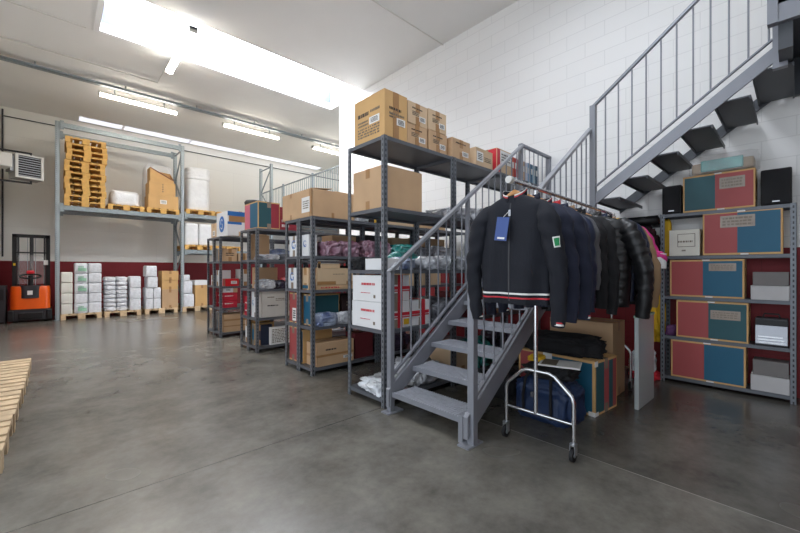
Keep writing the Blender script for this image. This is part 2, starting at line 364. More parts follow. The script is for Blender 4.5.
part(MB().box(-.68, -.1, .2, -.3, .3, .52), 'cowl', OFFW, h, bevel=.02, seg=2)
part(MB().box(-.3, .05, .15, -.24, .35, .5), 'duct_collar', ZINC, h)
for z in (-.06, .66): part(MB().bar((-.6,.4,z),(.12,.2,z),.04,.04), 'bracket_arm', DKGREY, h)
part(MB().bar((.1,.2,-.06),(.1,.2,.02),.03,.03).bar((.1,.2,.55),(.1,.2,.66),.03,.03), 'bracket_hook', DKGREY, h)

# ------------------------------------------------------------------ pallets
def make_pallet(m, label, loc, rotz=0, group=None):
    """0.8 wide on x, 1.2 deep on y, origin at the front-left bottom corner"""
    r = thing('pallet', label, 'pallet', loc, rotz, group)
    d = MB()
    for x0, w in ((0,.145),(.18,.10),(.3275,.145),(.52,.10),(.655,.145)): d.box(x0, 0, .122, x0+w, 1.2, .144)
    part(d, 'top_deck', m, r)
    for y in (0, .5275, 1.055): part(MB().box(0, y, .1, .8, y+.145, .122), 'stringer_board', m, r)
    for x, w in ((0,.1),(.3275,.145),(.7,.1)):
        part(MB().box(x, 0, 0, x+w, 1.2, .022), 'bottom_runner', m, r)
        for y in (0, .5275, 1.055): part(MB().box(x, y, .022, x+w, y+.145, .1), 'block', m, r)
    return r
RF = 12.5
BZ = 2.87
base = make_pallet(PINEY, 'bottom pallet of the tall stack on the rack', (.17, RF-.06, BZ), 0, 'empty pallets stacked on the rack')
base['label'] = 'bottom empty pallet of the tall stack up on the pallet rack'
for k in range(1, 12):
    nm = 'topmost' if k == 11 else ORD[k]+' from bottom'
    dup(base, (.17+random.uniform(-.025,.025)+.003*k, RF-.06+random.uniform(-.02,.02), BZ+.1445*k), f'empty pallet, {nm}, in the tall stack on the rack')
g1 = 'loaded pallets up on the rack'; g2 = 'loaded pallets on the floor under the rack'; g3 = 'pallets laid in a row on the floor'
dup(base, (1.03, RF-.06, BZ), 'yellowish pallet carrying one low white bundle up on the rack', g1)
dup(base, (1.89, RF-.06, BZ), 'yellowish pallet carrying stacked brown cartons up on the rack', g1)
dup(base, (2.87, RF-.06, 2.94), 'yellowish pallet under the tall wrapped white bale on the rack', g1)
dup(base, (3.74, RF-.06, 2.94), 'yellowish empty pallet right of the tall wrapped white bale on the rack', g1)
dup(base, (2.84, RF-.06, 1.86), 'yellowish pallet under wrapped white cartons on the lower beam of the rack', g1)
dup(base, (3.7, RF-.06, 1.86), 'yellowish pallet on the lower rack beam behind the farthest shelf row', g1)
pf = make_pallet(PINE, 'floor pallet carrying white cartons with green labels', (.1, RF-.05, 0), 0, g2)
dup(pf, (.96, RF-.05, 0), 'floor pallet carrying the pile of white sacks'); dup(pf, (1.85, RF-.05, 0), 'floor pallet carrying white packs beside brown cartons'); dup(pf, (2.78, RF-.05, 0), 'floor pallet half hidden behind the farthest shelf row')
lp = make_pallet(PINEW, 'x', (-.22, 5.84, 0), PI/2, g3)
lp['label'] = 'floor pallet farthest from the viewer in the row at the left edge'
for k, (y, nm) in enumerate(((5.0, 'second farthest pallet'), (4.16, 'third farthest pallet'), (3.380, 'nearest pallet'))):
    dup(lp, (-.22-.01*k, y, 0), f'{nm} of the row lying on the floor at the left edge')

# ------------------------------------------------------------------ pallet rack
rk = thing('pallet_rack', 'tall grey steel pallet rack along the back wall', 'rack', (0, RF, 0))
for i, x in enumerate((.0, 2.74, 5.49)):
    ht = 4.95
    for y in (0, .9):
        m = MB()
        m.box(0,0,0,.09,.006,ht).box(0,0,0,.006,.07,ht).box(.084,0,0,.09,.07,ht)
        u = part(m, 'upright', UPR, rk, loc=(x, y, 0))
        part(MB().box(-.02,-.02,0,.11,.09,.008), 'foot_plate', GALV, u)
    m = MB(); z = .3; k = 0
    while z < 4.3:
        a, b = ((.06, .9) if k % 2 == 0 else (.9, .06)); m.bar((x+.045, a, z), (x+.045, b, z+.75), .03, .03); z += .75; k += 1
    m.bar((x+.045,.06,.2),(x+.045,.9,.2),.03,.03); m.bar((x+.045,.06,4.85),(x+.045,.9,4.85),.03,.03)
    part(m, 'frame_bracing', GALV, rk)
def beams(x0, x1, z):
    for y in (-.04, .94):
        bm_ = part(MB().box(x0, y, z-.12, x1, y+.05, z), 'beam', GALV, rk, bevel=.006)
        part(MB().box(x0, y-.006, z-.17, x0+.07, y+.0, z+.05).box(x1-.07, y-.006, z-.17, x1, y, z+.05), 'beam_connector', GALV, bm_)
beams(.09, 2.74, BZ); beams(.09, 2.74, 4.92); beams(2.83, 5.49, 2.94); beams(2.83, 5.49, 1.86)
beams(5.58, 8.2, 2.94)

# ------------------------------------------------------------------ soft things
def ico(sub):
    bm = bmesh.new(); bmesh.ops.create_icosphere(bm, subdivisions=sub, radius=1); vs = [v.co.copy() for v in bm.verts]; fs = [[v.index for v in f.verts] for f in bm.faces]; bm.free(); return vs, fs
ICO4, ICO5 = ico(4), ico(5)
def blob_mb(size, seed, amp=.18, freq=2.4, sq=.6, fine=.05, hi=False, m=0, crum=0.):
    vs0, fs = ICO5 if hi else ICO4; out = []; off = Vector((seed*3.17, seed*1.31, seed*7.7))
    for v in vs0:
        d = v.copy()
        p = Vector([math.copysign(abs(c)**sq, c) for c in d])
        n = noise.noise(d*freq+off)*amp + noise.noise(d*freq*3+off)*fine
        if crum: n += (.5-abs(noise.noise(d*freq*2.1+off))*2.2)*crum + (.4-abs(noise.noise(d*freq*5+off))*2)*crum*.45
        p *= 1+n
        p.z = max(p.z, -.72)
        out.append(Vector((p.x*size[0]/2, p.y*size[1]/2, p.z*size[2]/2)))
    zmin = min(v.z for v in out); out = [v-Vector((0,0,zmin)) for v in out]
    zmax = max(v.z for v in out); out = [Vector((v.x, v.y, v.z*size[2]/zmax)) for v in out]
    return MB().add(out, fs, m, True)
def soft(name, label, cat, loc, size, m, seed, group=None, rotz=0, **k):
    mm = m if isinstance(m, (list, tuple)) else [m]
    if m.name.startswith('bag_') or m in (BLACKF,):
        k.setdefault('hi', True); k.setdefault('crum', .13 if m.name != 'black_fabric' else .07); k.setdefault('amp', .22)
    return tag(blob_mb(size, seed, **k).build(name, mm, None, loc, rotz), label, cat, group)

# ------------------------------------------------------------------ cartons
def face_frame(S, face):
    sx, sy, sz = S
    if face == '-x': return Vector((-sx/2, sy/2, 0)), Vector((0,-sy,0)), Vector((0,0,sz)), Vector((-1,0,0))
    if face == '-y': return Vector((-sx/2,-sy/2,0)), Vector((sx,0,0)), Vector((0,0,sz)), Vector((0,-1,0))
    if face == '+z': return Vector((-sx/2,-sy/2,sz)), Vector((sx,0,0)), Vector((0,sy,0)), Vector((0,0,1))
def plate(mb, S, face, u0, v0, u1, v1, th=.0015, m=0):
    O, U, V, n = face_frame(S, face)
    P = [O+U*u+V*v for u, v in ((u0,v0),(u1,v0),(u1,v1),(u0,v1))]
    vs = [p-n*.001 for p in P]+[p+n*th for p in P]
    mb.add(vs, [(0,3,2,1),(4,5,6,7),(0,1,5,4),(1,2,6,5),(2,3,7,6),(3,0,4,7)], m); return mb
def scribble(mb, S, face, u0, v0, u1, v1, rows, seed, th=.002):
    rnd = random.Random(seed); h = (v1-v0)/rows
    for r in range(rows):
        u = u0; y = v1-(r+1)*h
        while u < u1:
            w = rnd.uniform(.04,.14)*(u1-u0); e = min(u+w, u1)
            plate(mb, S, face, u, y+h*.25, e, y+h*.8, th); u = e+(u1-u0)*rnd.uniform(.02,.06)
    return mb
def arc(mb, S, face, cu, cv, R, a0, a1, w0, w1, th=.002, n=14):
    O, U, V, nn = face_frame(S, face); u, v = U.normalized(), V.normalized(); c = O+U*cu+V*cv
    vs = []; fs = []
    for i in range(n+1):
        a = a0+(a1-a0)*i/n; w = w0+(w1-w0)*i/n
        for rr in (R-w/2, R+w/2): vs.append(c+(u*math.cos(a)+v*math.sin(a))*rr+nn*th)
    for i in range(n): fs.append((2*i,2*i+1,2*i+3,2*i+2))
    mb.add(vs, fs); return mb
def carton(label, x0, y0, z0, x1, y1, z1, m=KRAFT, rot=0., tape=TAPE, group=None, name='carton', cat='box', stickers=(), prints=(), panels=(), lid=False, bands=()):
    S = (x1-x0, y1-y0, z1-z0); sx, sy, sz = S
    b = MB().box(-sx/2,-sy/2,0,sx/2,sy/2,sz-.006)
    o = b.build(name, m, None, ((x0+x1)/2,(y0+y1)/2,z0), rot, bevel=.004, seg=2)
    tag(o, label, cat, group)
    f = MB()
    if sx >= sy: f.box(-sx/2,-sy/2,sz-.006,sx/2,-.002,sz).box(-sx/2,.002,sz-.006,sx/2,sy/2,sz)
    else: f.box(-sx/2,-sy/2,sz-.006,-.002,sy/2,sz).box(.002,-sy/2,sz-.006,sx/2,sy/2,sz)
    part(f, 'top_flap', m, o)
    if tape:
        t = MB(); w = .03
        if sx >= sy:
            t.box(-sx/2-.001,-w,sz-.001,sx/2+.001,w,sz+.001).box(-sx/2-.0015,-w,sz-.09,-sx/2+.001,w,sz+.001).box(-sx/2-.0015,-w,0,-sx/2+.001,w,.08)
        else:
            t.box(-w,-sy/2-.001,sz-.001,w,sy/2+.001,sz+.001).box(-w,-sy/2-.0015,sz-.09,w,-sy/2+.001,sz+.001).box(-w,-sy/2-.0015,0,w,-sy/2+.001,.08)
        part(t, 'packing_tape', tape, o)
    for i, (fc, a) in enumerate(panels):       # printed colour fields
        for (u0, u1, mm, nm) in a:
            part(plate(MB(), S, fc, u0, .045, u1, .955, .001), nm, mm, o)
    for (fc, u0, v0, u1, v1, mm) in bands:
        part(plate(MB(), S, fc, u0, v0, u1, v1, .0018), 'tape_band', mm, o)
    for (fc, u0, v0, u1, v1) in stickers:
        s = part(plate(MB(), S, fc, u0, v0, u1, v1, .002), 'label_sticker', PAPER, o)
        part(scribble(MB(), S, fc, u0+.15*(u1-u0), v0+.15*(v1-v0), u0+.85*(u1-u0), v0+.85*(v1-v0), 4, int(u0*1000)+7, .003), 'sticker_text', INK, s)
    for (fc, u0, v0, u1, v1, rows, mm) in prints:
        part(scribble(MB(), S, fc, u0, v0, u1, v1, rows, int((u0+v0)*997)), 'printed_text', mm, o)
    return o
def RT(*order, a=.025, split=.5):
    d = {'r': (REDP, 'red_panel'), 't': (TEALP, 'teal_panel'), 'd': (DTEALP, 'teal_panel'), 'p': (REDP_LIT, 'red_panel')}
    return [(a, split, *d[order[0]]), (split, 1-a, *d[order[1]])]

# ------------------------------------------------------------------ shelving units
def shelf_unit(label, x0, x1, y0, y1, levels, top, group, posts='four', cat='shelves'):
    r = thing('shelving_unit', label, cat, (x0, y0, 0), 0, group)
    W, D = x1-x0, y1-y0
    for (px, py, rz) in ((0,0,0),(W,0,PI/2),(W,D,PI),(0,D,-PI/2)):
        part(MB().box(0,0,0,.042,.0035,top).box(0,0,0,.0035,.042,top), 'post', SLOT, r, loc=(px,py,0), rotz=rz)
    for z in levels:
        m = MB().box(.005,.005,z-.004,W-.005,D-.005,z)
        m.box(.005,.004,z-.035,W-.005,.008,z).box(.005,D-.008,z-.035,W-.005,D-.004,z).box(.004,.008,z-.035,.008,D-.008,z).box(W-.008,.008,z-.035,W-.004,D-.008,z)
        part(m, 'shelf_board', [SHELFM], r)
    return r
L1 = [.085, .71, 1.265, 1.845, 2.5]
GS1, GS2, GS3, GS4 = 'tall shelving units beside the stairs', 'shelving units in the second row from the stairs', 'shelving units in the third row from the stairs', 'shelving units in the row nearest the back wall'
for i, nm in enumerate(('end', 'middle', 'inner')):
    shelf_unit(('tall grey slotted shelving unit beside the stair foot, open end facing the aisle', 'tall grey shelving unit in the middle of the run beside the stairs', 'tall grey shelving unit of the stair-side run nearest the white block wall')[i], 2.19+1.005*i, 2.19+1.005*i+1.0, 2.56, 3.13, L1, 2.503, GS1)
L2 = [.085, .575, 1.02, 1.435, 1.905]
def row(yn, yf, mid, L, top, G, nb, words):
    pos = ('at the aisle end', 'second from the aisle', 'third from the aisle')
    for i in range(nb):
        shelf_unit(f'grey shelving unit {pos[i]} on the stair side of the {words} row', 2.23+1.005*i, 3.23+1.005*i, yn, mid-.004, L, top, G)
        shelf_unit(f'grey shelving unit {pos[i]} on the far side of the {words} row', 2.23+1.005*i, 3.23+1.005*i, mid+.004, yf, L, top, G)
row(3.92, 4.62, 4.26, L2, 1.908, GS2, 3, 'second')
row(5.58, 6.24, 5.91, [.085,.52,.96,1.42,1.9], 1.903, GS3, 2, 'third')
row(7.28, 8.06, 7.66, [.085,.545,.95,1.42,1.88], 1.883, GS4, 2, 'farthest')

# ---- tall unit contents
Z1 = [z+.001 for z in L1]
gk = 'brown cartons on top of the tall shelves'
BZ1 = Z1[4]
bx = lambda *a, **k: carton(*a, **k)
bx('largest printed brown carton atop the tall shelves at the aisle end', 2.2, 2.57, BZ1, 2.49, 3.03, 2.93, KRAFT3, group=gk, bands=[('-y',.36,0,.62,1,TAPE)], stickers=[('-x',.52,.36,.84,.52),('-y',.52,.3,.9,.46)], prints=[('-x',.14,.55,.5,.7,1,INK),('-x',.14,.1,.84,.34,4,INKG),('-x',.55,.6,.85,.7,1,INKG),('-x',.14,.36,.48,.5,2,INKG),('-y',.2,.58,.72,.68,1,INK),('-y',.2,.42,.46,.54,2,INKG),('-y',.2,.48,.86,.56,1,INKG)], rot=.01)
smallp = dict(group=gk, prints=[('-y',.22,.7,.75,.8,1,INK),('-y',.22,.4,.55,.62,3,INKG)], stickers=[('-y',.58,.2,.9,.46)])
bx('small brown carton with sticker, lower left of the block of four on the tall shelves', 2.505, 2.58, BZ1, 2.785, 2.95, 2.705, KRAFT, rot=-.02, **smallp)
bx('small brown carton with sticker, upper left of the block of four on the tall shelves', 2.505, 2.58, 2.708, 2.785, 2.95, 2.92, KRAFT2, rot=.02, **smallp)
bx('small brown carton with sticker, lower right of the block of four on the tall shelves', 2.81, 2.58, BZ1, 3.1, 2.95, 2.715, KRAFT, rot=.01, **smallp)
bx('small brown carton with sticker, upper right of the block of four on the tall shelves', 2.81, 2.58, 2.718, 3.09, 2.95, 2.93, KRAFT2, rot=-.015, **smallp)
bx('single brown carton standing right of the block of four on the tall shelves', 3.17, 2.57, BZ1, 3.5, 2.93, 2.72, KRAFT, rot=.02, group=gk, prints=[('-y',.2,.75,.75,.85,1,INK)], stickers=[('-y',.55,.2,.9,.45)])
bx('brown carton atop the tall shelves, just left of the red-edged box', 3.6, 2.57, BZ1, 3.97, 2.9, 2.71, KRAFT2, rot=.03, group=gk, stickers=[('-y',.06,.25,.42,.8)], prints=[('-y',.5,.3,.9,.6,3,INKG)])
bx('brown and white box with red edge stripe, atop the tall shelves', 4.05, 2.57, BZ1, 4.42, 2.88, 2.80, KRAFT2, rot=.02, bands=[('-y',.02,.02,.2,.98,REDINK),('-x',.6,.02,.98,.98,REDINK),('-y',.22,.4,.95,.95,PAPER)], prints=[('-y',.3,.5,.9,.85,3,INK)])
cols = [(206,96,70),(176,44,50),(186,52,60),(196,60,58),(206,160,110),(206,210,224),(120,160,190),(70,110,140),(160,190,200),(60,90,110)]
names = ['orange-red','dark red','crimson','bright red','tan','white','pale blue','steel blue','light grey-blue','dark blue']
for k, (cc, nm) in enumerate(zip(cols, names)):
    x = 4.47+k*.072; hh = .27-.004*(k % 3)
    r = tag(MB().box(-.033,0,0,.033,.27,hh).build('ring_binder', mat('binder_'+nm.replace(' ','_').replace('-','_'), srgb(*cc), .5), None, (x, 2.58, BZ1), 0, bevel=.004), f'{nm} binder standing on the tall shelves behind the landing rail', 'binder', 'binders on top of the tall shelves')
    part(MB().box(-.02,-.002,.12,.02,.001,.2), 'spine_label', PAPER, r)
bx('big plain brown carton on the second shelf from the top at the aisle end', 2.2, 2.58, Z1[3], 2.71, 3.05, 2.235, KRAFT, rot=0.)
bagg = 'bags of clothes on the tall shelves'
soft('clothes_bag', 'grey clear bag of clothes on the upper tall shelf behind the handrail', 'bag', (3.45, 2.85, Z1[3]), (.45,.45,.16), PBAG_G, 3, bagg)
soft('clothes_bag', 'lumpy clear bag high on the tall shelves right of the middle stair post', 'bag', (3.9, 2.85, Z1[3]), (.42,.45,.2), PBAG_G, 4, bagg)
soft('clothes_bag', 'pale bag on the upper tall shelf nearest the block wall', 'bag', (4.6, 2.85, Z1[3]), (.6,.45,.22), PBAG_W, 5, bagg)
bx('flat white pack of folded shirts on the middle tall shelf at the aisle end', 2.24, 2.59, Z1[2], 2.40, 2.9, Z1[2]+.11, WHITEBOX, tape=None, rot=.05, name='folded_pack', cat='pack')
soft('garment', 'black folded garment behind the white pack on the middle tall shelf', 'clothing', (2.36, 3.02, Z1[2]), (.34,.17,.13), BLACKF, 8)
soft('clothes_bag', 'blue and white striped bag beside the white pack on the middle tall shelf', 'bag', (2.55, 2.76, Z1[2]), (.26,.3,.13), PBAG_B, 9, bagg)
soft('clothes_bag', 'teal wrapped garment lying on the middle tall shelf', 'bag', (2.82, 2.98, Z1[2]), (.4,.26,.2), PBAG_T, 10, bagg)
for k, (x, sx, sz, wd) in enumerate(((3.0,.34,.15,'first'),(3.3,.36,.17,'second'),(3.66,.38,.16,'third'),(4.05,.4,.2,'fourth'))):
    soft('clothes_bag', f'{wd} silvery bag of clothes from the teal one on the middle tall shelf', 'bag', (x, 2.78, Z1[2]), (sx,.4,sz), PBAG_G, 20+k, bagg)
soft('clothes_bag', 'dark bag of clothes on the middle tall shelf nearest the block wall', 'bag', (4.65, 2.82, Z1[2]), (.6,.4,.22), PBAG_D, 26, bagg)
def ribbon_box(label, x0, y0, z0, x1, y1, z1, rot):
    o = carton(label, x0, y0, z0, x1, y1, z1, WHITEBOX, rot, TAPEC, 'white boxes tied with red ribbon', name='ribboned_box', prints=[('-x',.32,.58,.76,.74,1,REDINK),('-x',.3,.3,.62,.35,1,REDINK)])
    S = (x1-x0, y1-y0, z1-z0); m = MB()
    plate(m, S, '-y', 0, .46, 1, .58, .004); plate(m, S, '-y', .0, .38, 1, .42, .004); plate(m, S, '-y', .55, 0, .72, 1, .0045); plate(m, S, '+z', .55, 0, .72, 1, .004)
    part(m, 'ribbon', REDINK, o)
    m = MB(); plate(m, S, '-x', .72, .14, .78, .26, .002); part(m, 'pictogram', INKG, o)
    return o
ribbon_box('lower white box tied with red ribbon at the stair foot, under another', 2.2, 2.6, Z1[1], 2.55, 3.07, .962, 0)
o = ribbon_box('upper white box tied with red ribbon at the stair foot, atop another', 2.2, 2.6, .964, 2.55, 3.06, 1.215, .01)
o = ribbon_box('white box tied with red ribbon standing alone to the right of the stacked pair', 2.57, 2.6, Z1[1], 2.85, 3.0, .965, 0)
part(plate(MB(), (.35,.47,.25), '-y', .78, .1, .98, .32, .003), 'yellow_label', YELLOW, bpy.data.objects['ribboned_box'])
soft('clothes_bag', 'dark clear bag of clothes on the tall shelf behind the ribboned boxes', 'bag', (3.15, 2.85, Z1[1]), (.5,.45,.26), PBAG_D, 31, bagg)
bx('dark red carton on the lower tall shelf seen through the balusters', 3.5, 2.62, Z1[1], 3.95, 3.05, 1.0, mat('dark_red_card', srgb(96, 28, 34), .7))
bx('brown carton on the lower tall shelf behind the upper stair treads', 4.0, 2.62, Z1[1], 4.5, 3.05, 1.08, KRAFT)
soft('plastic_bag', 'crumpled clear plastic bag on the bottom tall shelf at the aisle end', 'bag', (2.42, 2.8, Z1[0]), (.42,.42,.13), PBAG_W, 33, None, amp=.3)
soft('plastic_bag', 'crumpled clear plastic bag on the bottom shelf behind the second stair tread', 'bag', (2.85, 2.8, Z1[0]), (.42,.42,.24), PBAG_G, 34, None, amp=.3)
bx('open brown carton on the bottom shelf behind the third stair tread', 3.25, 2.62, Z1[0], 3.62, 3.0, .4, KRAFT2)
soft('clothes_bag', 'teal bag on the bottom shelf under the stairs', 'bag', (3.85, 2.78, Z1[0]), (.4,.4,.34), PBAG_T, 35)
soft('clothes_bag', 'black bag on the bottom shelf under the top of the stairs', 'bag', (4.6, 2.82, Z1[0]), (.7,.45,.4), PBAG_K, 36)

# ---- second row contents
Z2 = [z+.001 for z in L2]
def open_carton(label, x0, y0, z0, x1, y1, z1, m):
    S = (x1-x0, y1-y0, z1-z0); sx, sy, sz = S; t = .006
    b = MB().box(-sx/2,-sy/2,0,sx/2,sy/2,t).box(-sx/2,-sy/2,0,-sx/2+t,sy/2,sz).box(sx/2-t,-sy/2,0,sx/2,sy/2,sz).box(-sx/2,-sy/2,0,sx/2,-sy/2+t,sz).box(-sx/2,sy/2-t,0,sx/2,sy/2,sz)
    o = tag(b.build('open_carton', m, None, ((x0+x1)/2,(y0+y1)/2,z0)), label, 'box')
    f1 = MB().add([(-sx/2,-sy/2,sz),(-sx/2,sy/2,sz),(-.02,sy/2,sz+.07),(-.02,-sy/2,sz+.03),(-sx/2,-sy/2,sz+.006),(-sx/2,sy/2,sz+.006),(-.02,sy/2,sz+.076),(-.02,-sy/2,sz+.036)], [(0,3,2,1),(4,5,6,7),(0,1,5,4),(1,2,6,5),(2,3,7,6),(3,0,4,7)])
    part(f1, 'flap', m, o)
    f2 = MB().add([(sx/2,-sy/2,sz),(sx/2,sy/2,sz),(.02,sy/2,sz+.05),(.02,-sy/2,sz-.0),(sx/2,-sy/2,sz+.006),(sx/2,sy/2,sz+.006),(.02,sy/2,sz+.056),(.02,-sy/2,sz+.01)], [(0,3,2,1),(4,5,6,7),(0,1,5,4),(1,2,6,5),(2,3,7,6),(3,0,4,7)])
    part(f2, 'flap', m, o)
    s = part(plate(MB(), S, '-x', .68, .18, .93, .74, .002), 'label_sticker', PAPER, o)
    part(scribble(MB(), S, '-x', .72, .3, .9, .62, 4, 5, .003), 'sticker_text', INKG, s)
    tp = MB(); plate(tp, S, '-x', .28, .0, .34, .2, .0018); plate(tp, S, '-x', .28, .85, .34, 1, .0018); plate(tp, S, '-y', .44, 0, .5, .2, .0018); plate(tp, S, '-x', .92, .0, .995, 1, .0018)
    part(tp, 'packing_tape', TAPE, o)
    return o
open_carton('huge loosely closed brown carton on top of the second shelf row', 2.24, 3.94, Z2[4], 2.86, 4.72, 2.24, KRAFT)
soft('cloth_bag', 'white cloth bag on top of the second row beside the huge carton', 'bag', (3.02, 4.1, Z2[4]), (.26,.3,.17), PBAG_W, 40)
bx('black and yellow tool case on top of the second row', 3.2, 3.95, Z2[4], 3.38, 4.2, 2.02, BLACK, tape=None, name='tool_case', cat='case', bands=[('-y',.0,.0,.2,1,YELLOW)])
bx('long flat brown carton on top of the second row, nearer the aisle', 3.42, 3.95, Z2[4], 3.95, 4.24, 2.03, KRAFT2, prints=[('-y',.1,.4,.35,.7,2,INK),('-y',.6,.4,.85,.7,2,INK)])
bx('long flat brown carton with a yellow sticker on top of the second row', 4.0, 3.95, Z2[4], 4.7, 4.24, 2.03, KRAFT, bands=[('-y',.7,.4,.8,.8,YELLOW)])
def logo_box(label, *a, rot=0):
    o = carton(label, *a, WHITEBOX, rot, TAPEC, 'white cartons with a blue swirl logo', name='logo_carton')
    S = (a[3]-a[0], a[4]-a[1], a[5]-a[2]); R = min(S[1], S[2])*.2
    m = MB(); arc(m, S, '-x', .5, .58, R, .6, 4.6, .006, R*.5); arc(m, S, '-x', .56, .5, R*.5, 2.6, 7.2, .006, R*.4)
    part(m, 'swirl_logo', BLUEINK, o); return o
logo_box('white carton with blue swirl on the upper second-row shelf, far side', 2.26, 4.31, Z2[3], 2.6, 4.56, 1.70)
logo_box('white carton with blue swirl on the upper second-row shelf, stair side', 2.26, 4.06, Z2[3], 2.38, 4.23, 1.70)
gm = 'bagged purple clothes in the second row'
soft('clothes_bag', 'purple bagged garment next to the white carton on the upper second-row shelf', 'bag', (2.56, 4.08, Z2[3]), (.26,.28,.2), PBAG_M, 42, gm)
soft('clothes_bag', 'purple and white bagged garment on the upper second-row shelf near the tall post', 'bag', (2.84, 4.08, Z2[3]), (.28,.3,.22), PBAG_M, 43, gm)
soft('clothes_bag', 'large purple bag on the upper second-row shelf seen past the tall shelf post', 'bag', (3.3, 4.1, Z2[3]), (.5,.3,.24), PBAG_M, 44, gm)
soft('clothes_bag', 'green-grey bag in the second row seen behind the teal garment', 'bag', (3.85, 4.1, Z2[3]), (.5,.3,.22), PBAG_T, 45)
soft('clothes_bag', 'dark bag on the upper second-row shelf toward the block wall', 'bag', (4.6, 4.1, Z2[3]), (.7,.3,.22), PBAG_D, 46)
logo_box('tall white carton with two blue swirls on the middle second-row shelf', 2.26, 4.36, Z2[2], 2.6, 4.6, 1.29)
bx('brown carton with a teal stripe on the middle second-row shelf', 2.26, 4.28, Z2[2], 2.5, 4.34, 1.29, KRAFT2)
bx('plain pale brown carton on the middle second-row shelf beside the swirl carton', 2.27, 4.08, Z2[2], 2.6, 4.23, 1.29, KRAFT2, bands=[('-x',.05,.05,.95,.2,TEALP)])
bx('low brown carton under the wide one on the middle second-row shelf', 2.31, 3.94, Z2[2], 2.84, 4.06, 1.075, KRAFT, prints=[('-y',.1,.2,.6,.7,1,REDINK)])
bx('wide pale brown carton on the middle second-row shelf', 2.31, 3.94, 1.077, 2.84, 4.06, 1.285, KRAFT2, bands=[('-y',.0,.02,.5,.22,TAPE),('-y',.8,.02,1,.22,TAPE)], prints=[('-y',.42,.6,.75,.68,1,INKG)])
bx('flat pale carton lying on the wide one in the second row', 2.38, 3.96, 1.287, 2.65, 4.06, 1.34, KRAFT2)
bx('brown carton on the middle second-row shelf seen through the tall shelves', 3.25, 3.96, Z2[2], 3.8, 4.22, 1.3, KRAFT)
bx('brown carton on the middle second-row shelf nearest the block wall', 3.9, 3.96, Z2[2], 4.6, 4.22, 1.28, KRAFT2)
for k, (x0, x1, zi, h_, mm, d) in enumerate(((2.75,3.15,3,.3,KRAFT,'brown carton deep on the upper second-row shelf behind the purple bags'),(3.3,3.75,3,.34,DKGREY,'dark box deep on the upper second-row shelf behind the purple bags'),(3.85,4.2,3,.33,KRAFT2,'pale brown carton deep on the upper second-row shelf'),(4.35,5.1,3,.36,KRAFT,'long brown carton deep on the upper second-row shelf by the block wall'),(2.75,3.15,2,.3,BLACK,'black box deep on the middle second-row shelf'),(3.3,4.1,2,.33,KRAFT,'long brown carton deep on the middle second-row shelf'))):
    bx(d, x0, 4.3, Z2[zi], x1, 4.58, Z2[zi]+h_, mm, tape=None)
rt = dict(tape=TAPEC)
def rtbox(label, x0, y0, z0, x1, y1, z1, left, right, rot=0, fy=None, **k):
    pn = [('-x', left)] if left else []
    if fy: pn.append(('-y', fy))
    return carton(label, x0, y0, z0, x1, y1, z1, KRAFT3, rot, TAPEC, 'red and teal printed cartons', name='printed_carton', panels=pn, **k)
full = lambda m, n: [(.03, .97, m, n)]
rtbox('red-ended printed carton on the lower second-row shelf with a white sticker', 2.27, 4.33, Z2[1], 2.7, 4.58, .965, full(REDP,'red_panel'), None, stickers=[('-x',.35,.08,.75,.5)])
rtbox('teal-ended printed carton on the lower second-row shelf', 2.29, 4.05, Z2[1], 2.7, 4.24, .96, full(TEALP,'teal_panel'), None, fy=full(DTEALP,'teal_panel'))
bx('dark printed carton at the back of the lower second-row shelf', 2.75, 4.06, Z2[1], 3.2, 4.22, .95, mat('dark_brown_card', srgb(52, 34, 34), .7), prints=[('-y',.15,.55,.45,.75,2,INKG),('-y',.55,.6,.85,.8,2,INKG)])
soft('clothes_bag', 'clear bag of blue-grey clothes at the aisle end of the lower second-row shelf', 'bag', (2.45, 3.98, Z2[1]), (.32,.12,.17), PBAG_B, 50, None, amp=.1)
soft('clothes_bag', 'clear bag of grey clothes next along the lower second-row shelf', 'bag', (2.77, 3.98, Z2[1]), (.36,.12,.16), PBAG_G, 51, None, amp=.1)
rtbox('red-ended printed carton on the bottom second-row shelf', 2.27, 4.36, Z2[0], 2.7, 4.58, .53, full(REDP,'red_panel'), None)
rtbox('teal-ended printed carton on the bottom second-row shelf', 2.27, 4.22, Z2[0], 2.7, 4.34, .51, full(TEALP,'teal_panel'), None)
bx('strapped brown carton on the bottom second-row shelf with a dark handle hole', 2.31, 3.94, Z2[0], 2.85, 4.2, .37, KRAFT, bands=[('-y',0,.4,1,.5,TAPE),('-x',0,.4,1,.5,TAPE)], prints=[('-y',.22,.62,.5,.74,1,INK)], stickers=[('-y',.7,.2,.95,.32)])
bx('dark red carton on the bottom second-row shelf seen under the tall shelves', 2.9, 3.98, Z2[0], 3.2, 4.2, .42, mat('dark_red_card', srgb(96, 28, 34), .7))
soft('clothes_bag', 'black plastic bag on the bottom second-row shelf behind the stair foot', 'bag', (3.6, 4.08, Z2[0]), (.6,.28,.3), PBAG_K, 52)
soft('clothes_bag', 'black plastic bag on the lower second-row shelf behind the stair foot', 'bag', (3.6, 4.08, Z2[1]), (.6,.28,.28), PBAG_K, 53)

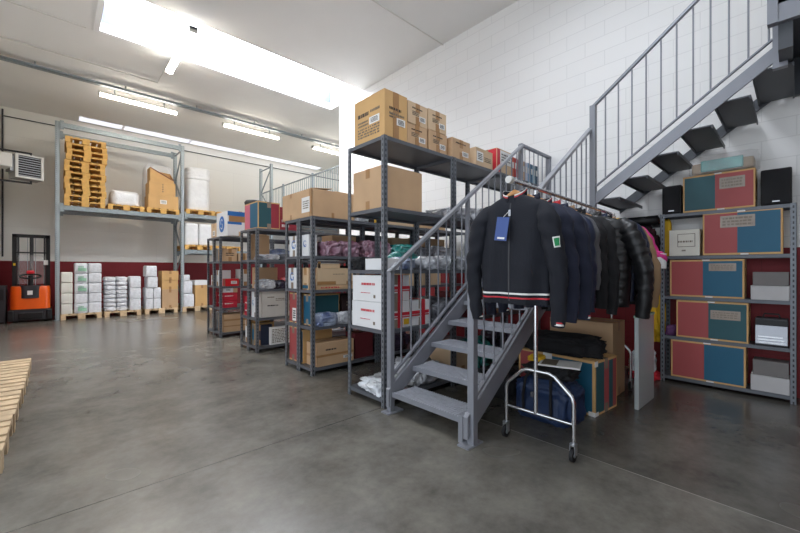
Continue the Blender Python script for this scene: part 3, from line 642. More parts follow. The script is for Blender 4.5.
# ---- third row contents
Z3 = [.086,.521,.961,1.421,1.901]
rtbox('big red and teal printed carton on top of the third shelf row', 2.27, 5.62, Z3[4], 2.62, 6.16, 2.32, RT('p','t',split=.42), None, fy=[(.04,.6,DTEALP,'teal_panel'),(.6,.97,mat('red_card', srgb(150, 44, 58), .6),'red_panel')])
carton('red printed carton behind the red and teal one on the third row', 2.66, 5.7, Z3[4], 2.98, 6.1, 2.28, mat('red_card', srgb(150, 44, 58), .6), 0, None, name='printed_carton', prints=[('-y',.1,.1,.5,.5,2,PAPER)])
bx('tall brown carton upright on the upper third-row shelf', 2.3, 5.96, Z3[3], 2.6, 6.12, 1.83, KRAFT)
gf = 'folded clothes in the third row'
soft('garment', 'grey folded garments lying flat on the upper third-row shelf', 'clothing', (2.46, 5.74, Z3[3]), (.34,.26,.09), PBAG_G, 60, gf)
soft('garment', 'dark folded garments lying flat along the upper third-row shelf', 'clothing', (2.82, 5.74, Z3[3]), (.36,.26,.1), PBAG_D, 61, gf)
soft('garment', 'blue folded garments deeper on the upper third-row shelf', 'clothing', (2.8, 6.06, Z3[3]), (.5,.24,.2), PBAG_B, 62, gf)
soft('garment', 'black and white bagged clothes at the end of the middle third-row shelf', 'clothing', (2.42, 5.74, Z3[2]), (.26,.28,.16), PBAG_G, 63, gf)
soft('garment', 'black bagged clothes in the middle third-row shelf between white and red bags', 'clothing', (2.64, 5.74, Z3[2]), (.24,.26,.14), PBAG_K, 64, gf)
soft('garment', 'red bagged clothes on the middle third-row shelf', 'clothing', (2.86, 5.74, Z3[2]), (.28,.26,.2), PBAG_R, 65, gf)
bx('brown carton standing at the far side of the middle third-row shelf', 2.4, 5.98, Z3[2], 2.75, 6.18, 1.3, KRAFT)
carton('red carton with white lettering on the lower third-row shelf, far side', 2.28, 6.02, Z3[1], 2.6, 6.2, .83, mat('bright_red_card', srgb(190, 36, 56), .5), 0, None, name='red_carton', group='red cartons with white lettering', prints=[('-x',.2,.6,.8,.72,1,PAPER),('-x',.2,.2,.8,.32,1,PAPER)])
logo_box('white carton with blue swirl on the lower third-row shelf', 2.27, 5.73, Z3[1], 2.31, 5.88, .93)
bx('large off-white printed carton on the lower third-row shelf', 2.33, 5.62, Z3[1], 2.78, 5.88, .93, mat('offwhite_card', srgb(206, 200, 192), .65), prints=[('-y',.2,.72,.45,.8,1,INKG),('-y',.5,.6,.85,.72,2,INKG),('-y',.2,.4,.6,.48,1,INK)])
bx('narrow white carton on the bottom third-row shelf', 2.28, 6.06, Z3[0], 2.5, 6.16, .44, WHITEBOX)
rtbox('red-ended printed carton on the bottom third-row shelf', 2.27, 5.93, Z3[0], 2.6, 6.04, .45, full(REDP,'red_panel'), None, stickers=[('-x',.3,.1,.7,.55)])
rtbox('teal-ended printed carton leaning on the bottom third-row shelf', 2.28, 5.78, Z3[0], 2.6, 5.88, .42, full(TEALP,'teal_panel'), None)
bx('open dark box on the bottom third-row shelf', 2.34, 5.68, Z3[0], 2.52, 5.77, .40, mat('navy_card', srgb(34, 44, 66), .6))
bx('white ream of papers at the front of the bottom third-row shelf', 2.46, 5.6, Z3[0], 2.8, 5.66, .36, PAPER, tape=None, name='paper_ream', cat='paper', prints=[('-y',.08,.1,.92,.9,9,INKG)])

# ---- farthest row contents
Z4 = [.086,.546,.951,1.421,1.881]
o = bx('white carton with blue oval on top of the farthest shelf row', 2.27, 6.98, Z4[4], 2.72, 7.6, 2.33, WHITEBOX, tape=KRAFT, bands=[('-y',0,.8,.75,.98,BLUEINK),('-y',0,.46,.55,.56,BLUEINK),('-y',.05,.56,.75,.8,TAPE)], name='blue_oval_carton')
m = MB(); arc(m, (.45,.62,.449), '-x', .5, .5, .075, 0, 2*PI, .15, .15, .003, 24); lg = part(m, 'oval_logo', BLUEINK, o)
m = MB(); arc(m, (.45,.62,.449), '-x', .5, .58, .05, .3, 4., .015, .02, .005); arc(m, (.45,.62,.449), '-x', .5, .42, .05, 3.4, 7.2, .02, .015, .005); part(m, 'logo_mark', PAPER, lg)
bx('brown carton on the farthest shelf row, left of the blue oval carton', 2.29, 7.66, Z4[4], 2.65, 8.0, 2.17, KRAFT2, stickers=[('-x',.3,.15,.7,.5)])
bx('brown carton under the black lidded bin on the farthest shelf row', 2.76, 7.32, Z4[4], 3.14, 7.68, Z4[4]+.33, KRAFT)
bn = thing('storage_bin', 'black lidded bin high on the farthest shelf row', 'bin', (2.95, 7.5, Z4[4]+.331))
part(MB().loft([[Vector((.16*s*math.cos(a), .16*s*math.sin(a), z)) for a in [2*PI*k/20 for k in range(20)]] for s, z in ((.9,0),(1,.36))]), 'bin_body', BLACK, bn)
part(MB().loft([[Vector((.175*s*math.cos(a), .175*s*math.sin(a), z)) for a in [2*PI*k/20 for k in range(20)]] for s, z in ((1,.36),(1.05,.40),(.9,.44))]), 'lid', BLACK, bn)
bx('white carton on the upper farthest-row shelf', 2.29, 7.7, Z4[3], 2.6, 7.95, 1.68, WHITEBOX)
bx('small brown carton on the upper farthest-row shelf', 2.3, 7.32, Z4[3], 2.55, 7.6, 1.66, KRAFT, prints=[('-y',.2,.4,.8,.7,2,INK)])
bx('pale box beside the brown one on the upper farthest-row shelf', 2.58, 7.32, Z4[3], 2.78, 7.6, 1.58, KRAFT2)
for k, (x0,y0,x1,y1,h,mm,d) in enumerate(((2.28,7.8,2.5,7.98,.2,WHITEBOX,'white carton at the far side of the middle farthest-row shelf'),(2.28,7.5,2.5,7.66,.3,WHITEBOX,'taller white carton in the middle farthest-row shelf'),(2.34,7.3,2.58,7.48,.14,REDPL,'low red box with white label on the middle farthest-row shelf'),(2.62,7.32,2.8,7.6,.32,OFFW,'grey carton standing behind the red box on the middle farthest-row shelf'))):
    bx(d, x0, y0, Z4[2], x1, y1, Z4[2]+h, mm, stickers=[('-y',.4,.3,.85,.7)] if k == 2 else ())
RC = mat('bright_red_card', srgb(190, 36, 56), .5)
for k in range(2):
    for (y0, y1, d) in ((7.3, 7.5, 'stair side'), (7.68, 7.92, 'far side')):
        carton(f'{"lower" if k == 0 else "upper"} red carton with white lettering stacked on the lower farthest-row shelf, {d}', 2.3, y0, Z4[1]+.142*k, 2.55, y1, Z4[1]+.14+.142*k, RC, 0, None, name='red_carton', group='red cartons with white lettering', prints=[('-y',.1,.45,.7,.65,1,PAPER),('-x',.2,.45,.8,.65,1,PAPER)])
bx('white carton with brown stripe on top of the stacked red cartons', 2.3, 7.32, Z4[1]+.284, 2.56, 7.5, Z4[1]+.385, WHITEBOX, bands=[('-y',.7,0,1,1,KRAFT)], prints=[('-y',.2,.3,.5,.7,2,INK)])
soft('plastic_bag', 'white plastic bag on the bottom farthest-row shelf', 'bag', (2.42, 7.84, Z4[0]), (.26,.3,.36), PBAG_W, 70)
bx('brown strapped carton on the bottom farthest-row shelf, stair side', 2.31, 7.31, Z4[0], 2.8, 7.62, .42, KRAFT, bands=[('-y',0,.62,1,.72,TAPE),('-y',0,.3,1,.36,TAPE)])

# ------------------------------------------------------------------ loads on the rack and floor pallets
P = BZ+.146
soft('wrapped_bundle', 'low white bundle alone on a pallet on the rack between pallets and cartons', 'bundle', (1.42, 12.9, P), (.66,.8,.42), WRAP, 80, sq=.4, amp=.06)
carton('wide brown carton at the bottom of the pile up on the rack', 1.93, RF-.03, P, 2.67, 13.1, P+.38, KRAFT3, 0, None, stickers=[('-y',.38,.35,.6,.65)], group='brown cartons piled up on the rack')
carton('middle brown carton of the pile up on the rack', 1.95, RF-.01, P+.382, 2.6, 13.1, P+.76, KRAFT3, 0, None, group='brown cartons piled up on the rack', prints=[('-y',.48,.2,.53,.9,4,INKG)])
b = MB(); z0 = P+.762
b.add([(1.98,RF+.02,z0),(2.56,RF+.02,z0),(2.56,13.,z0),(1.98,13.,z0),(1.98,RF+.02,z0+.4),(2.56,RF+.02,z0+.1),(2.56,13.,z0+.38),(1.98,13.,z0+.42)], [(0,3,2,1),(0,1,5,4),(1,2,6,5),(2,3,7,6),(3,0,4,7)])
b.add([(1.98,RF+.016,z0+.37),(2.56,RF+.016,z0+.07),(2.56,RF+.016,z0+.1),(1.98,RF+.016,z0+.4)], [(0,1,2,3)], 1)
tag(b.build('slant_cut_carton', [KRAFT3, mat('carton_edge', srgb(120, 70, 60), .8)]), 'open brown carton cut on a slant, topmost of the pile on the rack', 'box')
soft('wrapped_bale', 'cloudy wrapped white stack behind the slant-cut carton on the rack', 'bale', (2.3, 13.42, P), (.72,.5,1.46), WRAP, 81, sq=.3, amp=.05)
P2 = 2.94+.146
def drum(name, label, loc, w, d, hgt, seed, group=None):
    n = 40; rings = []
    for i in range(13):
        t_ = i/12; r = []
        for k in range(n):
            a = 2*PI*k/n; cx, cy = math.cos(a), math.sin(a)
            e = .97-.05*(abs(2*t_-1)**8); q = .6
            p = Vector((w/2*e*math.copysign(abs(cx)**q, cx), d/2*e*math.copysign(abs(cy)**q, cy), hgt*t_))
            p *= 1; nn = noise.noise(Vector((cx*2, cy*2, t_*6+seed)))*.02; p.x += cx*nn; p.y += cy*nn; r.append(p)
        rings.append(r)
    return tag(MB().loft(rings).build(name, WRAP, None, loc), label, 'bale', group)
drum('wrapped_bale', 'tall stretch-wrapped white bale on the rack, lower part of a stacked pair', (3.25, 12.95, P2), .72, .9, .93, 1, 'wrapped white bales up on the rack')
drum('wrapped_bale', 'short stretch-wrapped white bale resting on the taller one on the rack', (3.26, 12.95, P2+.932), .72, .9, .36, 2, 'wrapped white bales up on the rack')
P3 = 1.86+.146
for k in range(2):
    soft('wrapped_carton', ('left wrapped white carton on the lower rack beam', 'right wrapped white carton on the lower rack beam, beside the farthest shelf row')[k], 'box', (3.04+.38*k, 12.9, P3), (.38,.8,.68), WRAP, 83+k, 'wrapped white cartons on the lower rack beam', sq=.25, amp=.02, fine=.015)
F0 = .146
# floor pallet 1
def wbox(label, x0, x1, z0, z1, grp, green=False, y0=RF-.03, y1=13.0, m=None):
    o = soft('wrapped_carton', label, 'box', ((x0+x1)/2, (y0+y1)/2, z0), (x1-x0, y1-y0, z1-z0), m or SACK, random.random()*99, grp, sq=.2, amp=.02, fine=.012)
    if green:
        S = (x1-x0, y1-y0, z1-z0)
        part(plate(MB(), S, '-y', .26, .2, .9, .5, .02), 'green_label', GREENINK, o)
        part(scribble(MB(), S, '-y', .28, .5, .7, .72, 1, 3, .02), 'printed_text', GREENINK, o)
    return o
zs = [F0, .41, .675, .94, 1.2]
for k in range(4): wbox(f'plain white carton, {ORD[k]+" from bottom" if k else "lowest"}, in the narrow column beside the rack upright', .1, .33, zs[k], zs[k+1]-.002, 'white cartons in the narrow column', m=mat('cream_pack', srgb(226, 224, 214), .6, var=.03, scale=8, bump=.2))
zs = [F0, .41, .66, .92, 1.17, 1.43]
for k in range(5): wbox(f'white carton{"" if k==1 else " with green label"}, {ORD[k]+" from bottom" if k else "lowest"}, left column of tall pile', .36, .62, zs[k], zs[k+1]-.002, 'white cartons with green labels', k != 1)
zs = [F0, .42, .66, .92, 1.18, 1.43]
for k in range(5): wbox(f'plain white carton, {ORD[k]+" from bottom" if k else "lowest"}, in the right column beside the green labels', .63, .9, zs[k], zs[k+1]-.002, 'plain white cartons beside the green labels')
# sacks
n = 0
for k in range(8):
    for c_ in range(2):
        soft('sack', f'white filled sack in the pile, {ORD[k]+" layer from bottom" if k else "lowest layer"}, {"left" if c_ == 0 else "right"} of its layer', 'sack', (1.09+.25*c_, 12.85, F0+.114*k), (.262,.7,.122), SACK, 90+n, 'white sacks piled on a pallet', sq=.55, amp=.1); n += 1
for k in range(3): wbox(f'white bundle, {("lowest","middle","topmost")[k]} of three beside the pile of sacks', 1.5, 1.76, F0+.31*k, F0+.308+.31*k, 'white bundles beside the sacks')
# pallet 3
for c_ in range(2):
    for k in range(2): wbox(f'white pack with dark print, {"lower" if k == 0 else "upper"} {"left" if c_ == 0 else "right"} one of the four beside brown cartons', 1.86+.19*c_, 2.045+.19*c_, F0+.3*k, F0+.298+.3*k, 'white packs beside the brown cartons')
wbox('white pack laid on the four packs beside the brown cartons', 1.9, 2.16, F0+.602, 1.06, 'white packs beside the brown cartons')
wbox('topmost white pack with dark print next to the brown cartons', 1.87, 2.14, 1.062, 1.37, 'white packs beside the brown cartons')
carton('lower brown carton beside the white packs on the floor pallet', 2.26, RF-.03, F0, 2.66, 13., .68, KRAFT, 0, TAPE, group='brown cartons beside the white packs')
carton('middle brown carton beside the white packs on the floor pallet', 2.26, RF-.02, .682, 2.66, 13., .95, KRAFT3, 0, TAPE, group='brown cartons beside the white packs')
carton('upper brown carton beside the white packs on the floor pallet', 2.25, RF-.03, .952, 2.67, 13., 1.22, KRAFT3, .01, TAPE, group='brown cartons beside the white packs')
wbox('white carton, lowest of three by the rack upright behind the farthest shelf row', 2.8, 3.1, F0, .53, 'white cartons behind the farthest shelf row')
wbox('white carton, middle of three by the rack upright behind the farthest shelf row', 2.8, 3.05, .532, .92, 'white cartons behind the farthest shelf row')
wbox('white carton, topmost of three by the rack upright behind the farthest shelf row', 2.8, 2.98, .922, 1.1, 'white cartons behind the farthest shelf row')
carton('brown carton on the floor pallet beside the farthest shelf row, with an open top', 3.12, RF-.03, F0, 3.5, 13., .78, KRAFT3, 0, TAPE)
carton('flat white box lying on the brown carton beside the farthest shelf row', 3.1, RF-.02, .782, 3.48, 13., .93, WHITEBOX, .03, None)

# ------------------------------------------------------------------ stacker truck
fk = thing('pallet_stacker', 'orange and black electric pallet stacker parked in the back corner', 'forklift', (-.41, 12.45, 0))
def rbox(mb, x0, y0, z0, x1, y1, z1, r, n=5, m=0, taper=0.):
    cs = [(x1-r,y1-r,0),(x0+r,y1-r,PI/2),(x0+r,y0+r,PI),(x1-r,y0+r,3*PI/2)]
    def ring(z, s): return [Vector(((cx+r*math.cos(a+PI/2*k/n)-(x0+x1)/2)*s+(x0+x1)/2, (cy+r*math.sin(a+PI/2*k/n)-(y0+y1)/2)*s+(y0+y1)/2, z)) for cx, cy, a in cs for k in range(n+1)]
    return mb.loft([ring(z0,1),ring(z0+(z1-z0)*.8,1),ring(z0+(z1-z0)*.94,1-taper*.4),ring(z1,1-taper)], m)
part(rbox(MB(), -.37, .03, .32, .33, .62, .86, .14, taper=.06), 'body', ORANGE, fk)
part(rbox(MB(), -.37, .05, .05, .35, .66, .32, .1), 'chassis', DKGREY, fk)
part(MB().box(-.22,.0,.09,.2,.06,.24), 'bumper', BLACK, fk, bevel=.02, seg=2)
part(rbox(MB(), -.2, .0, .58, .16, .3, .88, .1), 'console', DKGREY, fk)
part(MB().box(-.07,-.006,.66,.02,.01,.76), 'console_label', PAPER, fk)
m = MB(); pts = [(-.2+.2*0, .1, 1.08)]
ring = [Vector((-.02+.18*math.cos(a), .14+.1*math.sin(a), 1.1+.05*math.sin(a))) for a in [2*PI*k/20 for k in range(21)]]
tl = part(MB().tube([(-.02,.16,.86),(-.02,.15,1.0),(-.02,.14,1.12)], .045), 'tiller', BLACK, fk)
part(MB().tube(ring, .018), 'tiller_grip', BLACK, tl); part(MB().box(-.09,.08,1.16,.05,.16,1.24), 'tiller_cap', REDPL, tl, bevel=.02, seg=2)
for sx in (-1, 1):
    r_ = part(MB().box(-.02+sx*.3-.04, .66, .05, -.02+sx*.3+.04, .76, 2.13), 'mast_rail', BLACK, fk)
    part(MB().box(-.02+sx*.235-.018, .68, .12, -.02+sx*.235+.018, .74, 2.06), 'inner_rail', DKGREY, r_)
part(MB().box(-.36,.66,2.06,.32,.74,2.14), 'mast_crossbar', BLACK, fk); part(MB().box(-.3,.67,1.67,.27,.73,1.70), 'mast_crossbar', BLACK, fk)
part(MB().tube([(-.02,.7,.5),(-.02,.7,2.08)], .035, 12), 'lift_cylinder', DKGREY, fk)
m = MB()
for x in (-.09, .05): m.bar((x,.69,.6),(x,.69,2.06),.018,.012)
part(m, 'lift_chain', ZINC, fk)
part(MB().box(-.26,.645,.9,.22,.65,1.62), 'clear_guard', CLEAR2, fk)
part(MB().box(.2,.63,1.38,.28,.65,1.5), 'mast_label', PAPER, fk); part(MB().box(-.34,.64,1.36,-.3,.66,1.42), 'warning_sticker', YELLOW, fk)
for sx in (-1, 1): part(MB().box(-.02+sx*.2-.08,.76,.06,-.02+sx*.2+.08,1.5,.12), 'fork', DKGREY, fk)
for x in (-.28, .26): part(MB().tube([(x-.04,.3,.07),(x+.04,.3,.07)], .07, 16), 'wheel', RUBBER, fk)
for sx in (-1, 1): part(MB().box(-.02+sx*.33-.05,.0,.05,-.02+sx*.33+.05,.12,.3), 'side_guard', BLACK, fk, bevel=.02, seg=2)
cb = thing('battery_charger', 'dark floor cabinet at the left edge beside the stacker', 'cabinet', (-.96, 12.55, 0))
part(MB().box(-.08,0,.03,.12,.5,.88), 'cabinet_body', DKGREY, cb, bevel=.01); part(MB().box(-.05,-.01,.55,.09,.01,.8), 'control_panel', BLACK, cb)
part(MB().box(-.07,.02,0,-.03,.48,.03).box(.07,.02,0,.11,.48,.03), 'foot', BLACK, cb)

# ------------------------------------------------------------------ stairs
RUN, RISE, X0, YL, YR = .2578, .187, 2.18, 2.47, 1.62
st = thing('staircase', 'lower flight of grey steel stairs with slatted treads beside the tall shelves', 'stairs', (0,0,0))
for k in range(9):
    x = X0+RUN*k; z = RISE*(k+1); m = MB()
    m.box(x+.021, YR+.03, z-.03, x+.275, YL-.03, z-.014, 1).box(x, YR+.03, z-.045, x+.02, YL-.03, z-.004)
    tr = part(m, 'tread', [STEEL, BLACK], st)
    m = MB(); n = 30; w = (YL-YR-.08)/n
    for j in range(n): m.box(x+.004, YR+.04+w*j, z-.016, x+.27, YR+.04+w*j+w*.5, z)
    part(m, 'tread_grating', TREADM, tr)
SL = RISE/RUN
def strg(y, t=.02):
    m = MB(); x0, x1 = X0-.03, X0+RUN*9+.02; za = lambda x: (x-X0)*SL
    P_ = [(x0, max(.05, za(x0)-.1)), (x1, za(x1)-.0), (x1, za(x1)+.235), (x0, za(x0)+.235)]
    vs = [(x, y-t, z) for x, z in P_]+[(x, y+t, z) for x, z in P_]
    m.add(vs, [(0,1,2,3),(7,6,5,4),(0,4,5,1),(1,5,6,2),(2,6,7,3),(3,7,4,0)]); return m
for y in (YL, YR): part(strg(y), 'stringer', STEEL, st, bevel=.003)
HR = lambda x: 1.26+(x-2.19)*.71
def railing(y, x0, x1, posts):
    part(MB().bar((x0-.02, y, HR(x0-.02)), (x1, y, HR(x1)), .05, .03), 'handrail', mat('rail_paint', srgb(158, 160, 166), .35, .3, var=.04), st)
    lo = lambda x: (x-X0)*SL+.235+.07
    part(MB().bar((x0, y, lo(x0)), (x1, y, lo(x1)), .03, .02), 'lower_rail', STEEL, st)
    n = int((x1-x0)/.128)
    for k in range(1, n):
        x = x0+(x1-x0)*k/n; part(MB().tube([(x,y,lo(x)),(x,y,HR(x)-.01)], .0075, 8), 'baluster', STEEL, st)
    for (x, z0, z1, wdt) in posts: part(MB().box(x-wdt/2, y-wdt/2, z0, x+wdt/2, y+wdt/2, z1), 'newel_post', STEEL, st, bevel=.003)
railing(YL, 2.19, 4.5, [(2.19,0,1.26,.05),(3.32,1.,HR(3.32)-.01,.04)])
railing(YR-.02, 2.22, 4.46, [(2.21,0,1.27,.055)])
part(MB().box(2.12,YR-.05,0,2.3,YR+.05,.012).box(2.12,YL-.05,0,2.3,YL+.05,.012), 'foot_plate', STEEL, st)
part(MB().box(2.17,YR+.04,.0,2.23,YR+.08,.2), 'foot_post', STEEL, st)

LZ, LX = 1.87, 4.5
ld = thing('stair_landing', 'grey steel landing where the two stair flights meet by the wall', 'landing', (0,0,0))
part(MB().box(LX,1.56,LZ-.03,WX-.003,2.5,LZ), 'landing_plate', TREADM, ld)
part(MB().box(LX,1.56,LZ-.16,LX+.05,2.5,LZ-.03).box(WX-.06,1.56,LZ-.16,WX-.003,2.5,LZ-.03).box(LX,2.45,LZ-.16,WX-.003,2.5,LZ-.03).box(LX,1.56,LZ-.16,WX-.003,1.6,LZ-.03), 'landing_frame', STEEL, ld)
part(MB().box(4.42,1.54,LZ-.3,4.48,1.6,3.12), 'newel_post', STEEL, ld, bevel=.003)
part(MB().box(4.49,2.47,LZ-.1,4.54,2.52,2.92), 'newel_post', STEEL, ld); part(MB().box(5.3,2.47,LZ-.1,5.35,2.52,2.90), 'newel_post', STEEL, ld)
part(MB().bar((4.5,2.495,2.92),(5.36,2.495,2.92),.05,.03), 'handrail', STEEL, ld); part(MB().bar((4.5,2.495,2.0),(5.36,2.495,2.0),.03,.02), 'lower_rail', STEEL, ld)
for k in range(1, 7): part(MB().tube([(4.5+.124*k,2.495,2.0),(4.5+.124*k,2.495,2.92)], .0075, 8), 'baluster', STEEL, ld)

up = thing('staircase', 'upper flight of grey stairs climbing along the white wall above the shelf', 'stairs', (0,0,0))
XO = 4.45
zt = lambda y: 2.14+(1.53-y)*.7235
def strg2(x, t):
    P_ = [(1.56, zt(1.56)-.13), (1.56, zt(1.56)), (.12, zt(.12)), (.12, zt(.12)-.13)]
    vs = [(x-t, y, z) for y, z in P_]+[(x+t, y, z) for y, z in P_]
    return MB().add(vs, [(0,1,2,3),(7,6,5,4),(0,4,5,1),(1,5,6,2),(2,6,7,3),(3,7,4,0)])
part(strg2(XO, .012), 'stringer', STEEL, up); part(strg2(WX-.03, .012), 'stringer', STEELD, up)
for k in range(6):
    y1 = 1.56-.258*k; z = LZ+RISE*(k+1); m = MB()
    m.box(XO+.012, y1-.255, z-.012, WX-.042, y1, z).box(XO+.012, y1-.012, z-.035, WX-.042, y1, z-.012).box(XO+.012, y1-.255, z-.035, WX-.042, y1-.245, z-.012)
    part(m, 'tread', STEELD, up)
hr2 = lambda y: 3.11+(1.57-y)*.77
lo2 = lambda y: zt(y)+.075
part(MB().bar((XO,1.58,hr2(1.58)),(XO,.1,hr2(.1)),.04,.026), 'handrail', STEEL, up)
part(MB().bar((XO,1.56,lo2(1.56)),(XO,.14,lo2(.14)),.03,.014), 'lower_rail', STEEL, up)
n = 11
for k in range(1, n+1):
    y = 1.57-.128*k; part(MB().tube([(XO,y,lo2(y)),(XO,y,hr2(y))], .0075, 8), 'baluster', STEEL, up)
part(MB().box(XO-.03,.05,2.96,XO+.03,.14,3.42), 'end_plate', STEEL, up)
pl = thing('stair_platform', 'dark steel platform at the top of the stairs, upper right corner', 'platform', (0,0,0))
PX = 4.12
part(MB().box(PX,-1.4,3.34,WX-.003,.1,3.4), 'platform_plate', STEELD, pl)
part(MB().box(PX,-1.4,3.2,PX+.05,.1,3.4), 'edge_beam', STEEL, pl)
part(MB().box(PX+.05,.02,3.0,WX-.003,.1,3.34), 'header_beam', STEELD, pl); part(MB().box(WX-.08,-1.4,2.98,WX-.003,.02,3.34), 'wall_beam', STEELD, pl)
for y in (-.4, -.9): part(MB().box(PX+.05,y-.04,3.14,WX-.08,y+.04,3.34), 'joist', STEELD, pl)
part(MB().box(PX-.01,.1,3.2,PX+.06,.16,4.4), 'newel_post', STEEL, pl)
part(MB().bar((PX+.02,.1,4.38),(PX+.02,-1.4,4.38),.05,.03), 'handrail', STEEL, pl); part(MB().bar((PX+.02,.1,3.5),(PX+.02,-1.4,3.5),.03,.02), 'lower_rail', STEEL, pl)
for k in range(1, 12): part(MB().tube([(PX+.02,.1-.128*k,3.5),(PX+.02,.1-.128*k,4.37)], .0075, 8), 'baluster', STEEL, pl)

# mezzanine rail
mz = thing('mezzanine_railing', 'thin grey railing of the mezzanine behind the end of the block wall', 'railing', (5.75, 8.1, 3.08))
part(MB().bar((0,0,1.05),(0,5.95,1.05),.04,.03), 'handrail', GALV, mz); part(MB().bar((0,0,.1),(0,5.95,.1),.03,.02), 'lower_rail', GALV, mz)
b0 = None
for k in range(1, 48):
    if k % 16 == 0: part(MB().box(-.025,.124*k-.025,0,.025,.124*k+.025,1.12), 'railing_post', GALV, mz)
    else:
        if b0 is None: b0 = part(MB().tube([(0,0,.1),(0,0,1.05)], .008, 6), 'baluster', GALV, mz, loc=(0,.124*k,0))
        else:
            c_ = b0.copy(); COL.objects.link(c_); c_.parent = mz; c_.location = (0,.124*k,0)

# ------------------------------------------------------------------ right-hand shelf under the upper flight
LR = [.075, .475, .945, 1.385, 1.925]
LR[1] = .50; LR = [.07, .52, .97, 1.42, 1.895]
shelf_unit('grey slotted shelving unit against the red and white wall under the upper stairs', 5.085, 5.36, .0, 1.07, LR, 1.899, None)
ZR = [z+.001 for z in LR]
def speaker(label, y0, y1, z1):
    sp = thing('loudspeaker', label, 'speaker', (5.1, (y0+y1)/2, ZR[4]), 0, 'black loudspeakers on the right-hand shelf'); w = (y1-y0)/2; h_ = z1-ZR[4]
    part(MB().box(.015,-w,0,.24,w,h_), 'cabinet', BLACK, sp, bevel=.012, seg=2)
    g_ = part(MB().box(0,-w+.01,.01,.018,w-.01,h_-.01), 'grille', BLACKF, sp, bevel=.008, seg=2)
    part(MB().box(-.003,-.025,.03,.0,.025,.042), 'badge', SILVER, g_)
speaker('smaller black loudspeaker left on top of the right-hand shelf', .88, 1.06, 2.22)
speaker('larger black loudspeaker right on top of the right-hand shelf', .03, .245, 2.25)
XF = 5.09
def rb(label, y0, y1, z0, z1, order, sticker=None, split=.5):
    S = (.26, y1-y0, z1-z0)
    o = rtbox(label, XF, y0, z0, XF+.26, y1, z1, RT(*order, split=split), None)
    if sticker:
        u0, v0, u1, v1 = sticker; s = part(plate(MB(), S, '-x', u0, v0, u1, v1, .003), 'brown_tape_strip', TAPEC, o)
        part(scribble(MB(), S, '-x', u0+.03, v0+.03, u1-.03, v1-.03, 3, 3, .004), 'strip_text', INKG, s)
    t_ = MB(); plate(t_, S, '-x', .46, .97, .56, 1., .003); plate(t_, S, '-x', .5, .0, .6, .03, .003); part(t_, 'clear_tape', PAPER, o)
    return o
o = rb('teal and red printed carton on top of the right-hand shelf under a wrapped item', .28, .86, ZR[4], 2.285, 'dr', (.53,.55,.87,.85), split=.47)
rb('widest red and teal printed carton, on the second shelf level from the top', .09, .69, ZR[3], 1.87, 'rt', (.24,.63,.68,.9), split=.46)
rb('red and teal printed carton in the middle shelf beside grey and white boxes', .36, .98, ZR[2], 1.375, 'rt', (.55,.7,.9,.9), split=.47)
rb('red and dark teal printed carton beside the silver-knobbed unit', .33, .92, ZR[1], .93, 'rd', (.5,.55,.9,.78), split=.47)
rb('red and teal printed carton on the bottom right-hand shelf', .35, .97, ZR[0], .485, 'rt', split=.47)
wi = thing('wrapped_package', 'plastic-wrapped tan and teal package lying on the topmost printed carton', 'package', (5.22, .54, 2.288))
part(MB().box(-.1,-.25,.02,.1,.25,.13), 'folded_goods', mat('tan_goods', srgb(160, 140, 110), .7), wi, bevel=.02, seg=2); part(MB().box(-.112,-.17,.03,-.09,.17,.15), 'teal_item', PBAG_T, wi, bevel=.008)
part(blob_mb((.25,.56,.21), 5, sq=.35, amp=.05, fine=.05), 'plastic_wrap', CLEAR, wi)
o = carton('square white box with an outlined label beside the widest printed carton', XF, .715, ZR[3], XF+.2, .985, 1.71, mat('cream_card', srgb(222, 218, 206), .6), 0, None, prints=[('-x',.3,.48,.78,.6,1,INKG),('-x',.42,.15,.55,.25,1,INKG)], name='white_box')
m = MB(); S = (.2,.27,.289)
plate(m,S,'-x',.28,.34,.3,.84); plate(m,S,'-x',.84,.34,.86,.84); plate(m,S,'-x',.28,.82,.86,.84); plate(m,S,'-x',.28,.34,.86,.36); part(m, 'label_outline', INKG, o)
bx('low white box under a grey box on the middle right-hand shelf', XF, .045, ZR[2], XF+.22, .315, 1.11, LGREYBOX, tape=None)
bx('grey box on the low white box on the middle right-hand shelf', XF+.01, .05, 1.112, XF+.22, .3, 1.245, GREYBOX, tape=None)
bx('white box under a grey box on the bottom right-hand shelf', XF, .045, ZR[0], XF+.22, .315, .225, LGREYBOX, tape=None)
bx('dark grey box on the white box on the bottom right-hand shelf', XF+.01, .05, .227, XF+.22, .3, .37, GREYBOX, tape=None)
am = thing('amplifier', 'black and silver knobbed electronic unit on the second-lowest right-hand shelf', 'electronics', (XF, .17, ZR[1]))
part(MB().box(.01,-.115,0,.2,.115,.27), 'case', DKGREY, am, bevel=.006)
part(MB().box(0,-.11,.02,.012,.11,.2), 'front_panel', SILVER, am); part(MB().box(-.002,-.11,.21,.012,.11,.255), 'top_panel', BLACK, am)
for k in range(4): part(MB().tube([(-.02,-.08+.053*k,.18),(.005,-.08+.053*k,.18)], .016, 14), 'knob', SILVER, am)
for k in range(3): part(MB().box(-.012,-.1+.01*k,.03+.028*k,.002,.09,.042+.028*k), 'chrome_strip', CHROME, am)
part(MB().tube([(.09,-.06,.27),(.09,-.05,.31),(.09,.05,.31),(.09,.06,.27)], .008), 'handle', BLACK, am)
soft('pouch', 'small purple pouch at the left of the second-lowest right-hand shelf', 'pouch', (5.18, .98, ZR[1]), (.14,.1,.12), mat('purple_pouch', srgb(92, 50, 96), .6), 91)
yl = tag(blob_mb((.06,.08,.44), 12, sq=.4, amp=.08).build('rolled_cloth', YELLOW, None, (5.2, 1.025, ZR[3])), 'narrow yellow cloth roll upright beside the square white box', 'cloth')

